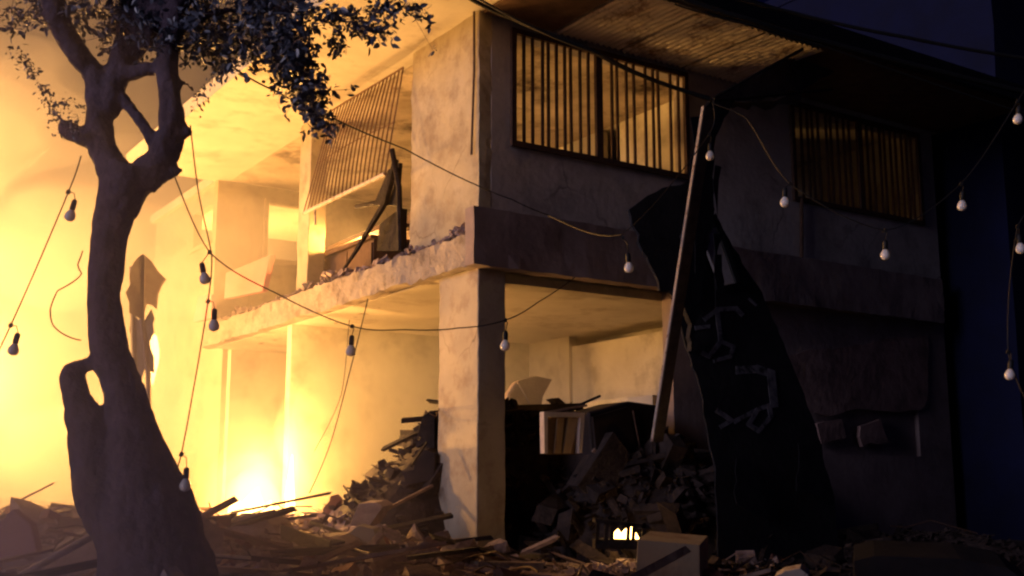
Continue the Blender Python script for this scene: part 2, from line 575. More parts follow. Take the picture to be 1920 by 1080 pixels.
# ------------------------------------------------------------------ rear wing seen through the smoke
wing = house_thing('rear_wing', 'hazy rear wing with one small bright window hole, beyond the burning house', 'building')
wg = MB()
va, vb, za, zb2 = 9.1, 10.1, 5.30, 5.95
wg.box((0.3, 8.3, 0), (0.45, va, 6.25)); wg.box((0.3, vb, 0), (0.45, 12.4, 6.25))
wg.box((0.3, va, 0), (0.45, vb, za)); wg.box((0.3, va, zb2), (0.45, vb, 6.25))
wg.build('wall', M['plaster'], wing)
MB().box((0.2, 8.3, 6.25), (5.0, 12.5, 6.4)).build('roof', M['ceiling'], wing)
MB().box((0.24, va - 0.05, za - 0.07), (0.298, vb + 0.05, za - 0.003)).build('window_sill', M['plaster'], wing)

# dark neighbour on the right
nb = house_thing('neighbour_house', 'nearly black house beyond the barred windows, at the far right', 'building')
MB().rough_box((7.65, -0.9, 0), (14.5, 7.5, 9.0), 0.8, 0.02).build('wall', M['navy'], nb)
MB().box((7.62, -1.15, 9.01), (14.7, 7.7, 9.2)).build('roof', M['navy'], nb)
f = MB().box((7.8, -0.96, 1.0), (9.0, -0.925, 3.1)).build('door', M['slab_paint'], nb)
for zz in (1.9, 4.6):
    f = MB().box((9.5, -0.96, zz), (10.7, -0.925, zz + 1.2)).build('window', M['slab_paint'], nb)
    MB().box((9.42, -1.0, zz - 0.08), (10.78, -0.925, zz - 0.003)).build('sill', M['navy'], f)
MB().tube([H(8.9, -1.0, 0.5), H(8.9, -1.0, 8.9)], 0.05, 8).build('drainpipe', M['slab_paint']).parent = nb
nb.children[-1].matrix_parent_inverse = HOUSE.inverted()

# ------------------------------------------------------------------ torn window grille hanging from the eave
gq = [onA(622, 207, -0.05), onA(756, 127, -0.05), onA(722, 326, -0.35), onA(569, 400, -0.35)]   # TL TR BR BL
gr = house_thing('window_grille', 'rusty barred window grille torn loose and hanging askew beside the plaster corner', 'grille')
def gpt(s, t):
    top = gq[0].lerp(gq[1], s)
    bot = gq[3].lerp(gq[2], s)
    p = top.lerp(bot, t)
    p.x -= 0.05 * math.sin(math.pi * t) * math.sin(math.pi * s)
    return p
MB().tube([gpt(s / 8, 0) for s in range(9)], 0.012, 6).build('top_rail', M['grille'], gr)
MB().tube([gpt(s / 8, 1) for s in range(9)], 0.024, 6).build('bottom_rail', M['steel'], gr)
MB().tube([gpt(s / 8, 0.52) + Vector((0.012, 0, 0)) for s in range(9)], 0.006, 5).build('cross_rail', M['grille'], gr)
for k in range(21):
    s = k / 20
    MB().tube([gpt(s, t / 5) for t in range(6)], 0.0095, 5).build('bar', M['grille'], gr)
MB().tube([gpt(0.16, 1), gpt(0.18, 1) + Vector((0, 0.02, -0.22))], 0.014, 6).build('broken_stub', M['steel'], gr)

# ------------------------------------------------------------------ what is left in the upper room
cab = house_thing('cabinet', 'dark brown cabinet standing behind the fallen grille', 'cabinet')
c0, c1 = onA(572, 440, 0.35), onA(700, 440, 0.35)
v0, v1 = c1.y, c0.y
MB().box((0.36, v0, ZF + 0.004), (0.9, v1, 4.22)).build('carcass', M['brown'], cab)
MB().box((0.30, v0 - 0.03, 4.223), (0.95, v1 + 0.03, 4.27)).build('top', M['brown'], cab)
for k in range(3):
    w = (v1 - v0) / 3
    MB().box((0.335, v0 + k * w + 0.02, ZF + 0.06), (0.357, v0 + (k + 1) * w - 0.02, 4.18)).build('door', M['brown'], cab)

MB().box((0.905, v0 - 0.25, ZF + 0.004), (0.95, v1 + 0.1, 4.66)).build('backboard', M['brown'], cab)
MB().box((0.55, v0 - 0.05, 4.42), (0.903, v1, 4.47)).build('shelf', M['brown'], cab)
wr = house_thing('broken_door', 'splintered dark door frame leaning in the gap right of the fallen grille', 'door')
def hp(px, py, u): return onA(px, py, u)
MB().tube([hp(742, 300, 0.1), hp(722, 380, 0.15), hp(668, 470, 0.05), hp(640, 512, -0.02)], [0.04, 0.045, 0.03, 0.02], 6).build('stile', M['charred'], wr)
MB().prism([hp(748, 305, 0.2), hp(728, 318, 0.2), hp(700, 385, 0.2), hp(742, 385, 0.2)], (0.05, 0, 0)).build('panel', M['charred'], wr)
MB().prism([hp(750, 390, 0.3), hp(712, 420, 0.3), hp(706, 470, 0.3), hp(748, 470, 0.3)], (0.10, 0, 0)).build('panel', M['charred'], wr)
MB().tube([hp(668, 388, 0.25), hp(745, 372, 0.25)], 0.03, 6).build('rail', M['charred'], wr)
MB().tube([hp(750, 470, 0.12), hp(748, 350, 0.1), hp(735, 280, 0.05)], 0.035, 6).build('stile', M['charred'], wr)

# pink wall fragments on the slab edge
pk = MB().prism([onA(424, 512, 0.1), onA(506, 478, 0.1), onA(492, 546, 0.02), onA(420, 560, 0.02)], (0.08, 0, 0))
o = pk.build('wall_fragment', M['pink']); o.matrix_world = HOUSE
tag(o, 'pink painted wall fragment leaning on the broken floor slab edge', 'wall fragment')
pk = MB().prism([onA(372, 556, -0.1), onA(396, 552, -0.1), onA(398, 596, -0.1), onA(362, 604, -0.1)], (0.07, 0, 0))
o = pk.build('wall_fragment', M['pink']); o.matrix_world = HOUSE
tag(o, 'small pale pink fragment at the far end of the broken floor slab', 'wall fragment')

# ------------------------------------------------------------------ bent sheet on posts behind the trunk
P = lambda px, py, d=13.2: at(px, py, d)
sg = tag(empty('bent_sign'), 'bent grey sheet metal sign on crooked posts in the smoke right of the trunk', 'sign')
MB().prism([P(x, y, 13.0 + (x - 240) * .007) for x, y in rag([(258, 482), (270, 474), (280, 488), (306, 520), (296, 552), (298, 574), (270, 570), (262, 596), (246, 582), (238, 550), (246, 500)], 4, 3, 31)], (0.01, 0.04, 0)).build('sheet', M['grey_sheet'], sg)
MB().tube([P(268, 480), P(266, 600), P(278, 700), P(283, 980)], 0.03, 6).build('post', M['grey_sheet'], sg)
MB().tube([P(247, 500), P(250, 640), P(255, 760), P(262, 980)], 0.028, 6).build('post', M['grey_sheet'], sg)
MB().prism([P(x, y) for x, y in rag([(248, 590), (270, 600), (288, 580), (280, 640), (286, 700), (270, 690), (258, 730), (246, 650)], 5, 4, 32)], (0.0, 0.03, 0)).build('torn_sheet', M['grey_sheet'], sg)

# ------------------------------------------------------------------ leaning post, tarpaulin, leaning panel
pole = tag(empty('leaning_post'), 'tall square steel post leaning in front of the dark wall', 'post')
def leaning(px0, py0, px1, py1, v0, v1, wu, wv, m, name):
    a = onB(px0, py0, v0)
    b = onB(px1, py1, v1)
    k = MB()
    hu, hv = wu / 2, wv / 2
    vs = []
    for p in (a, b):
        for (i, j) in ((0, -1), (2, -1), (2, 1), (0, 1)):
            vs.append(Vector((p.x + i * hu, p.y + j * hv, p.z)))
    k.add(vs, MB.BOXF)
    o = k.build(name, m, pole)
    return o
pole.location = (CX, CY, 0); pole.rotation_euler = (0, 0, TH)
bevel(leaning(1222, 828, 1318, 200, -0.95, -2.3, 0.13, 0.05, M['post'], 'shaft'), 0.006)

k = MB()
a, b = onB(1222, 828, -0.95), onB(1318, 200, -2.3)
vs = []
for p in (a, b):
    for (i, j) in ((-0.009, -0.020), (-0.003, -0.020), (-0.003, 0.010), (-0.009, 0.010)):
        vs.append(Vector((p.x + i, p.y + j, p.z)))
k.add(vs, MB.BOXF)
k.build('lit_edge_strip', M['steel'], pole)  # pale strip paints the firelit edge onto the dark shaft
tp = house_thing('tarpaulin', 'black tarpaulin bunched round the post head and slung along the cables', 'tarpaulin')
vT = -2.55
outl = [(1318, 195), (1336, 180), (1372, 182), (1350, 225), (1340, 262), (1330, 330), (1336, 420), (1318, 470), (1312, 560), (1298, 600), (1290, 660), (1284, 600), (1276, 560), (1282, 470), (1296, 360)]
MB().prism([onB(x + 6, y, -1.0) for x, y in rag(outl, 5, 4, 3)], (0, 0.06, 0)).build('hanging_cloth', M['tarp'], tp)
for k in range(7):
    x0, y0 = rnd.uniform(1300, 1345), rnd.uniform(200, 480)
    q = [(x0 - 7, y0), (x0 + 8, y0 + 2), (x0 + rnd.uniform(0, 14), y0 + rnd.uniform(40, 90)), (x0 + rnd.uniform(-8, 4), y0 + rnd.uniform(90, 130))]
    MB().prism([onB(x, y, -1.03 - 0.02 * k) for x, y in rag(q, 3, 3, 20 + k)], (0, 0.006, 0.0)).build('torn_strip', M['tarp'], tp)
for k, q in enumerate(([(1338, 186), (1440, 128), (1548, 84), (1602, 78), (1585, 118), (1500, 168), (1420, 190)], [(1342, 190), (1420, 196), (1500, 176), (1490, 196), (1400, 206)])):
    MB().prism([onB(x, y, -1.15 + 0.0012 * (x - 1338) + 0.15 * k) for x, y in rag(q, 5, 7, 40 + k)], (0, 0.012, 0.01)).build('slung_cloth', M['dirty_cloth'], tp)
MB().tube([onB(1338, 184, -1.2), onB(1505, 92, -1.3)], 0.018, 6).build('rod', M['black'], tp)
MB().tube([onB(1338, 190, -1.2), onB(1560, 168, -0.9)], 0.012, 6).build('rod', M['black'], tp)

# leaning billboard-like panel
PN = (dA * 0.90 + Vector((0, 0, 0.0)) - Vector((0, 0, 0.30))).normalized()
PP = H(2.6, -0.30, 4.4)
def onP(px, py, off=0.0):
    nn_ = Vector((PN.x, PN.y, PN.z))
    return on_plane(px, py, PP - nn_ * off, nn_)
lp = tag(empty('fallen_hoarding'), 'huge black hoarding with white graffiti leaning against the dark wall', 'hoarding')
MB().prism([onP(x, y) for x, y in rag([(1252, 520), (1300, 440), (1342, 400), (1366, 450), (1428, 548), (1476, 660), (1530, 800), (1562, 930), (1590, 1130), (1352, 1130), (1340, 880), (1314, 730), (1286, 645)], 1.8, 7, 5)], PN * 0.018).build('board', M['slab_paint'], lp)
MB().prism([onP(x, y, 0.12) for x, y in rag([(1178, 387), (1212, 366), (1292, 336), (1330, 345), (1342, 420), (1280, 560), (1240, 540), (1205, 470)], 4, 5, 8)], PN * 0.03).build('torn_flap', M['slab_paint'], lp)
MB().prism([onP(x, y, 0.07) for x, y in [(1311, 430), (1345, 426), (1381, 530), (1352, 536)]], PN * 0.03).build('grey_plank', M['street_plaster'], lp)
MB().prism([onP(x, y, 0.10) for x, y in [(1345, 426), (1352, 424), (1388, 528), (1381, 530)]], PN * 0.03).build('grey_plank_edge', M['black'], lp)
for k in (2, 4):
    x0, y0 = ((1425, 560), (1480, 690), (1380, 860), (1440, 900), (1500, 830), (1340, 820))[k]
    q = [(x0, y0), (x0 + rnd.uniform(20, 60), y0 + rnd.uniform(-10, 30)), (x0 + rnd.uniform(10, 60), y0 + rnd.uniform(50, 130)), (x0 + rnd.uniform(-10, 20), y0 + rnd.uniform(40, 90))]
    MB().prism([onP(x, y, 0.05 + 0.02 * k) for x, y in rag(q, 4, 4, 60 + k)], PN * 0.008).build('torn_sheet', M['tarp'] if k % 3 else M['slab_paint'], lp)
def stroke(pts, w):
    k = MB()
    off = 0.006
    for i in range(len(pts) - 1):
        a, b = Vector(pts[i]), Vector(pts[i + 1])
        n = Vector((-(b - a).y, (b - a).x)).normalized() * w / 2
        e = (b - a).normalized() * w * 0.25
        q = [a + n - e, b + n * 0.9 + e, b - n * 0.9 + e, a - n - e]
        k.prism([onP(p.x, p.y, off + 0.0015 * (i % 3)) for p in q], PN * 0.004)
    return k.build('graffiti_stroke', M['graffiti'], lp)
stroke([(1322, 598), (1345, 580), (1380, 578), (1392, 590)], 9)
stroke([(1345, 585), (1352, 640), (1330, 668), (1318, 662)], 9)
stroke([(1352, 640), (1376, 650), (1370, 668), (1340, 676)], 8)
stroke([(1305, 615), (1330, 612)], 8)
stroke([(1384, 694), (1420, 692), (1446, 700), (1452, 760)], 16)
stroke([(1345, 770), (1372, 788), (1352, 800)], 9)
stroke([(1378, 790), (1420, 768), (1442, 760), (1446, 780), (1424, 808), (1404, 796), (1420, 770)], 9)
stroke([(1405, 560), (1418, 572)], 5)

# ------------------------------------------------------------------ tree
TD = 6.5
K = TD / FPX * 0.955
tree = tag(empty('tree', at(290, 1080, TD) * Vector((1, 1, 0)) if False else (at(290, 1080, TD).x, TD, 0)), 'dark gnarled street tree with a loop in its trunk, leaning in front of the flames', 'tree')
TO = Vector(tree.location)
tb = MB()
def limb(pts, n=12, wob=0.22):
    """pts: (px, py, width px, depth offset)"""
    P3 = []
    RR = []
    m = len(pts)
    for i in range(m - 1):
        steps = 5
        p0, p1, p2, p3 = pts[max(i - 1, 0)], pts[i], pts[i + 1], pts[min(i + 2, m - 1)]
        for s in range(steps if i < m - 2 else steps + 1):
            t = s / steps
            q = []
            for c in range(4):
                a, b, cc, d = p0[c], p1[c], p2[c], p3[c]
                q.append(0.5 * (2 * b + (cc - a) * t + (2 * a - 5 * b + 4 * cc - d) * t * t + (3 * b - a - 3 * cc + d) * t ** 3))
            P3.append(at(q[0], q[1], TD + q[3]) - TO)
            fw = 0.84 + 0.14 * max(0.0, min(1.0, (q[1] - 560) / 320))
            RR.append(max(0.004, q[2] * K / 2 * fw))
    tb.tube(P3, RR, n, True, wob)
limb([(315, 1330, 300, 0), (303, 1180, 262, 0), (296, 1080, 222, 0), (282, 1000, 200, 0), (260, 900, 160, 0), (250, 820, 108, 0), (240, 768, 94, 0), (226, 715, 86, 0), (204, 655, 84, 0), (196, 580, 80, 0), (198, 500, 84, 0), (208, 430, 90, 0), (222, 385, 104, 0), (236, 345, 118, 0), (248, 315, 110, 0)], 20, 0.10)
limb([(198, 676, 36, 0.0), (160, 684, 36, -0.01), (138, 704, 54, -0.02), (143, 740, 58, -0.03), (158, 786, 78, -0.04), (168, 840, 84, -0.05), (196, 920, 120, -0.04), (240, 1000, 130, -0.03), (270, 1090, 160, 0)], 14, 0.12)
limb([(232, 345, 92, 0), (198, 295, 74, 0.02), (186, 240, 66, 0.05), (184, 190, 62, 0.05), (176, 140, 56, 0.05), (142, 95, 58, 0.0), (112, 45, 60, -0.05), (96, -10, 58, -0.1), (70, -120, 50, -0.3), (40, -260, 40, -0.5)])
limb([(262, 340, 92, 0), (305, 292, 78, 0), (322, 240, 68, -0.03), (318, 180, 58, -0.05), (314, 120, 54, -0.02), (322, 60, 62, 0.05), (332, -10, 66, 0.1), (345, -130, 56, 0.3), (380, -280, 42, 0.5)])
limb([(200, 215, 60, 0.04), (212, 165, 62, 0.05), (228, 110, 60, 0.1), (238, 50, 58, 0.15), (246, -20, 56, 0.2), (250, -160, 44, 0.3)])
limb([(205, 160, 40, 0.05), (246, 205, 30, 0.02), (278, 248, 34, 0.0), (304, 288, 50, 0)])
limb([(215, 150, 60, 0.12), (250, 90, 62, 0.15), (275, 20, 60, 0.15), (280, -60, 50, 0.2)])
limb([(225, 120, 44, 0.1), (262, 92, 34, 0.1), (290, 40, 40, 0.1), (300, -20, 40, 0.12)])
limb([(176, 165, 44, 0.05), (225, 140, 44, 0.05), (290, 128, 40, 0.0), (318, 118, 36, 0)])
limb([(190, 262, 60, 0.03), (152, 258, 44, 0.0), (130, 244, 48, 0.0), (116, 232, 30, 0.0)])
limb([(322, 250, 50, -0.03), (346, 248, 34, -0.03), (358, 240, 22, -0.03)])
limb([(292, 322, 60, 0), (325, 322, 32, 0), (343, 318, 16, 0)])
limb([(325, 60, 30, 0.0), (380, 30, 22, 0.1), (450, 20, 16, 0.2), (520, 50, 11, 0.25), (560, 110, 8, 0.25), (590, 200, 5, 0.25)], 8)
limb([(450, 20, 14, 0.2), (560, 25, 10, 0.3), (640, 50, 7, 0.3), (700, 58, 5, 0.3), (790, 20, 3, 0.3)], 6)
limb([(330, 20, 22, 0.0), (420, -40, 18, 0.3), (560, -80, 12, 0.6), (720, -60, 6, 0.8)], 8)
limb([(345, 150, 14, -0.03), (372, 180, 8, 0), (400, 140, 6, 0.05), (440, 120, 4, 0.1)], 6)
limb([(120, 232, 14, 0), (95, 200, 6, 0), (72, 160, 5, 0), (50, 110, 4, 0), (10, 60, 3, 0)], 6)
limb([(100, 20, 20, -0.05), (60, 30, 8, -0.1), (10, 10, 6, -0.1), (-60, -20, 4, -0.1)], 6)
for k in range(16):      # short broken twigs and hanging aerial roots on the crown
    x = rnd.uniform(180, 340)
    y = rnd.uniform(-10, 90)
    dd = rnd.uniform(-0.25, 0.3)
    limb([(x, y, 6, dd), (x + rnd.uniform(-14, 14), y + 50, 4, dd), (x + rnd.uniform(-20, 20), y + rnd.uniform(80, 130), 2.5, dd)], 5)
raw = tb.mesh('trunk_raw', M['bark'])
tmp = bpy.data.objects.new('trunk_raw', raw)
COL.objects.link(tmp)
md = tmp.modifiers.new('r', 'REMESH'); md.mode = 'VOXEL'; md.voxel_size = 0.018
md2 = tmp.modifiers.new('s', 'SMOOTH'); md2.iterations = 3; md2.factor = 0.5
dg = bpy.context.evaluated_depsgraph_get()
tm = bpy.data.meshes.new_from_object(tmp.evaluated_get(dg))
bpy.data.objects.remove(tmp)
for v in tm.vertices:
    p = v.co
    q = Vector((p.x * 9, p.y * 9, p.z * 3.2))
    w = noise.fractal(q, 1.0, 2.0, 3) * 0.009 - (0.25 - min(0.25, abs(noise.noise(Vector((p.x * 22, p.y * 22, p.z * 3.5)))))) * 0.030 + noise.noise(p * 60) * 0.002
    v.co = p + v.normal * w
tm.polygons.foreach_set('use_smooth', [True] * len(tm.polygons))
tm.materials.clear(); tm.materials.append(M['bark'])
tm.name = 'trunk'
link('trunk', tm, tree)

lf = MB()
tw = MB()
def leaf(p, ln):
    d = Vector((rnd.gauss(0, 1), rnd.gauss(0, 1), rnd.gauss(-0.5, 0.8))).normalized()
    s = d.cross(Vector((rnd.gauss(0, 1), rnd.gauss(0, 1), rnd.gauss(0, 1)))).normalized()
    n = d.cross(s)
    w = ln * rnd.uniform(0.18, 0.27)
    a, b = p, p + d * ln
    m1, m2 = p + d * ln * 0.28, p + d * ln * 0.66
    lf.add([a, m1 + s * w + n * w * .35, m2 + s * w * .9 + n * w * .35, b, m2 - s * w * .9 + n * w * .35, m1 - s * w + n * w * .35, m1, m2],
           [(0, 1, 6), (1, 2, 7, 6), (2, 3, 7), (0, 6, 5), (6, 7, 4, 5), (7, 3, 4)])
def spray(path, width, count, dd=0.25, d0=0.2, ln=(0.030, 0.062)):
    """sprigs of a few leaves about a polyline given in pixels"""
    segs = [(Vector(path[i]), Vector(path[i + 1])) for i in range(len(path) - 1)]
    tot = sum((b - a).length for a, b in segs)
    for _ in range(count):
        s = rnd.random() * tot
        for a, b in segs:
            l = (b - a).length
            if s <= l:
                break
            s -= l
        q = a.lerp(b, s / l) + Vector((rnd.gauss(0, width / 2), rnd.gauss(0, width / 2)))
        c = at(q.x, q.y, TD + d0 + rnd.gauss(0, dd)) - TO
        if rnd.random() < 0.45:
            b0_ = a.lerp(b, max(0, min(1, s / l + rnd.uniform(-.3, .1))))
            w0 = at(b0_.x, b0_.y, TD + d0) - TO
            tw.tube([w0, w0.lerp(c, .5) + Vector((0, 0, rnd.uniform(-.01, .02))), c], [0.003, 0.002, 0.001], 3, False)
        for _k in range(rnd.randint(3, 6)):
            leaf(c + Vector((rnd.gauss(0, .018), rnd.gauss(0, .018), rnd.gauss(0, .018))), rnd.uniform(*ln))
spray([(360, 10), (430, 50), (500, 70), (545, 100)], 56, 230)
spray([(510, 60), (545, 120), (565, 160), (580, 185)], 44, 215, 0.18)
spray([(575, 160), (592, 200), (602, 235)], 24, 110, 0.12)
spray([(540, 70), (560, 130)], 40, 120, 0.2)
spray([(360, 90), (420, 105), (470, 90), (520, 90)], 28, 110, 0.2)
spray([(440, 10), (560, 15), (600, 40)], 38, 130)
spray([(620, 25), (680, 50), (720, 62)], 24, 80, 0.2, 0.3)
spray([(680, 20), (760, 15), (800, 25)], 20, 46, 0.2, 0.3)
spray([(620, 70), (640, 95)], 14, 14, 0.1, 0.3)
spray([(60, 10), (180, 20), (340, 5)], 46, 190)
spray([(200, 20), (280, 60), (300, 110)], 46, 90)
spray([(340, 40), (400, 60)], 40, 140)
spray([(190, 70), (250, 50), (300, 60)], 40, 60)
spray([(365, 205), (378, 180), (410, 140), (440, 125)], 10, 26, 0.08, 0.03, (0.022, 0.036))
spray([(5, 20), (40, 30), (80, 20)], 26, 36, 0.1, -0.1, (0.022, 0.036))
spray([(20, 80), (50, 110), (70, 150), (90, 200), (108, 235)], 12, 34, 0.06, 0, (0.022, 0.036))
spray([(80, 190), (120, 190), (140, 200)], 16, 18, 0.05, 0, (0.02, 0.034))
spray([(120, 245), (140, 235)], 20, 20, 0.06, -0.02, (0.02, 0.034))
spray([(-150, -120), (60, -170), (250, -200), (450, -150), (650, -110), (800, -60)], 110, 520, 0.7)
spray([(-60, -330), (250, -400), (560, -320)], 130, 420, 0.8)
lf.build('crown', M['leaf'], tree, fix=False)
tw.build('twigs', M['bark'], tree, fix=False)

# ------------------------------------------------------------------ cables and strings of bulbs
def sag(pts, n=10, drop=0.0):
    """a smooth curve through the points, each span dropping a little"""
    P_ = [Vector(p) for p in pts]
    out = []
    for i in range(len(P_) - 1):
        p0, p1, p2, p3 = P_[max(i - 1, 0)], P_[i], P_[i + 1], P_[min(i + 2, len(P_) - 1)]
        for k in range(n):
            t = k / n
            q = 0.5 * (2 * p1 + (p2 - p0) * t + (2 * p0 - 5 * p1 + 4 * p2 - p3) * t * t + (3 * p1 - p0 - 3 * p2 + p3) * t ** 3)
            q = q.lerp(p1.lerp(p2, t), 0.35)
            out.append(q - Vector((0, 0, drop * 4 * t * (1 - t))))
    out.append(P_[-1])
    return out

socket_me = MB().lathe([(0.006, 0.0), (0.014, -0.006), (0.0165, -0.02), (0.0165, -0.058), (0.014, -0.064)], 10).mesh('socket', M['black'], True)
bulb_me = MB().lathe([(0.012, -0.060), (0.017, -0.068), (0.026, -0.082), (0.0315, -0.098), (0.030, -0.113), (0.022, -0.125), (0.008, -0.131)], 14).mesh('bulb', M['bulb'], True)
def string(label, wires, bulbs, r=0.0042):
    s = tag(empty('light_string'), label, 'string lights')
    for w in wires:
        MB().tube(sag([at(*p) for p in w], 8, 0.006), r, 5).build('wire', M['black'], s)
    for (x, y, d, kx, ky, tilt) in bulbs:
        top = at(x, y, d)
        kn = at(kx, ky, d)
        so = link('socket', socket_me, s, top, (rnd.uniform(-.2, .2), tilt + rnd.uniform(-.14, .14), rnd.uniform(0, 6)))
        link('bulb', bulb_me, so)
        mid = (top + kn) / 2 + Vector((0.012, 0, 0.016))
        MB().tube([kn, mid, top + Vector((0, 0, -0.004))], 0.003, 5).build('cord', M['black'], s)
        MB().obox(kn, (0.018, 0.018, 0.024), (0.2, 0.4, 0)).build('clip', M['black'], s)
    return s
string('string of two unlit bulbs hanging left of the tree trunk', [[(152, 292, 6.45), (128, 360, 6.45), (20, 610, 6.45), (-60, 770, 6.4)]],
       [(141, 374, 6.45, 128, 360, -0.12), (34, 624, 6.45, 20, 610, -0.10)])
string('long string of bulbs sagging from the trunk across the corner column to the dark beam',
       [[(322, 318, 6.45), (393, 473, 6.5), (520, 551, 6.7), (660, 612, 7.0), (760, 618, 7.1), (860, 615, 7.2), (948, 600, 7.3), (1010, 566, 8.5), (1078, 520, 11.15)]],
       [(378, 492, 6.5, 393, 473, 0.03), (660, 628, 7.0, 660, 612, 0), (948, 620, 7.3, 948, 600, -0.05)])
string('string of bulbs hanging straight down along the right side of the trunk', [[(357, 235, 6.42), (372, 360, 6.43), (397, 480, 6.45), (390, 565, 6.45), (368, 700, 6.42), (340, 852, 6.35), (326, 888, 6.3)]],
       [(402, 578, 6.45, 390, 565, -0.15), (350, 876, 6.35, 340, 852, 0.0)])
string('string of bulbs slung high in front of the barred windows on the right', [[(1335, 192, 7.4), (1400, 222, 7.4), (1482, 345, 7.4), (1660, 432, 7.4), (1802, 345, 7.4), (1908, 190, 7.4), (2000, 40, 7.4)]],
       [(1472, 352, 7.4, 1482, 345, 0), (1660, 450, 7.4, 1660, 432, 0), (1805, 358, 7.4, 1802, 345, 0.1), (1911, 198, 7.4, 1908, 190, 0)])
string('string of two dim bulbs near the right edge of the dark street', [[(1990, 330, 7.2), (1908, 425, 7.2), (1890, 660, 7.2), (1960, 820, 7.2)]],
       [(1910, 438, 7.2, 1908, 425, 0), (1896, 674, 7.2, 1890, 660, 0)])
string('short string of two bulbs hanging in front of the dark beam beside the leaning post', [[(1028, 405, 9.0), (1165, 440, 8.0), (1330, 252, 8.0), (1337, 190, 8.0)]],
       [(1177, 474, 7.4, 1168, 446, 0), (1332, 268, 8.0, 1330, 252, 0)])

def cable(label, pts, r, group=None):
    o = MB().tube(sag([at(*p) for p in pts], 8, 0.01), r, 6).build('cable', M['black'])
    return tag(o, label, 'cable', group)
cable('thick black cable sagging across the upper barred window to the leaning post', [(880, -4, 9.6), (960, 34, 9.8), (1100, 90, 10.0), (1200, 140, 10.2), (1330, 184, 10.4)], 0.021)
cable('thin black cable running beside the thick cable over the upper window', [(870, -20, 9.5), (1000, 52, 9.7), (1130, 104, 9.9), (1230, 150, 10.2), (1335, 188, 10.4)], 0.012)
cable('heavy dark cable bundle crossing the eave at the top right', [(1245, -14, 9.2), (1400, 36, 9.4), (1545, 78, 9.7), (1930, 175, 10.4)], 0.026)
cable('slim pale lit cable just below the heavy cable bundle', [(1265, 8, 9.1), (1410, 48, 9.3), (1560, 92, 9.6), (1930, 215, 10.2)], 0.008)
cable('upper dark cable crossing the top right corner', [(1340, -16, 9.0), (1480, 22, 9.2), (1700, 70, 9.4), (1930, 110, 9.6)], 0.016)
cable('thin wire from the hanging foliage past the torn grille to the wall corner', [(440, 128, 6.6), (520, 172, 7.0), (612, 216, 7.8), (760, 280, 9.2), (889, 345, 11.3)], 0.006)
cable('thin dark wire fixed to the wall below the barred window', [(890, 345, 11.2), (960, 374, 11.3), (1030, 404, 11.5)], 0.006)
cable('slack loop of thin wire dangling left of the trunk', [(155, 470, 6.5), (146, 495, 6.5), (152, 515, 6.5), (108, 545, 6.5), (94, 580, 6.5), (104, 615, 6.5), (152, 638, 6.5)], 0.0042)
cable('thin wire hanging from the floor slab down towards the rubble', [(690, 560, 12.6), (655, 700, 12.5), (620, 830, 12.4), (580, 925, 12.3)], 0.006)
cable('faint thin wire hanging beside another wire inside the smoky opening', [(655, 600, 12.8), (640, 740, 12.7), (590, 845, 12.7)], 0.004)

# ------------------------------------------------------------------ rubble
def mound(x, y):
    h = to_house((x, y, 0))
    b = 0.60 * smooth(3.2, 6.2, y) + 0.20 * smooth(7.0, 10.0, y)
    b *= smooth(13, 7, abs(x)) * smooth(26, 19, y)
    if x > 1.5:
        b *= 1 - 0.35 * smooth(1.5, 4, x) * smooth(11, 8, y)
    b -= 0.16 * smooth(-3.0, -1.2, x) * smooth(7.0, 9.0, y)
    b -= 0.20 * smooth(-1.3, 0.5, x) * smooth(5.0, 7.0, y)
    r = math.hypot(h.x - 0.60, (h.y - 1.15) * 0.85)
    b += 1.50 * max(0.0, 1 - r / 1.6) * smooth(0.45, 1.0, h.y + 0.25 * max(0, h.x - 0.4))
    r = math.hypot((h.x - 2.0) * 0.95, (h.y - 0.15) * 0.75)
    b += 1.45 * max(0.0, 1 - r / 1.2) ** 0.65
    r = math.hypot(x + 3.75, y - 9.0)
    b += 0.10 * max(0, 1 - r / 0.8)
    r = math.hypot(h.x - 5, h.y + 1.6)
    b += 0.20 * max(0, 1 - r / 2.4)
    return b + 0.06 * noise.fractal(Vector((x * 1.3, y * 1.3, 3.0)), 1, 2, 3)
def smooth(a, b, x):
    t = max(0.0, min(1.0, (x - a) / (b - a)))
    return t * t * (3 - 2 * t)

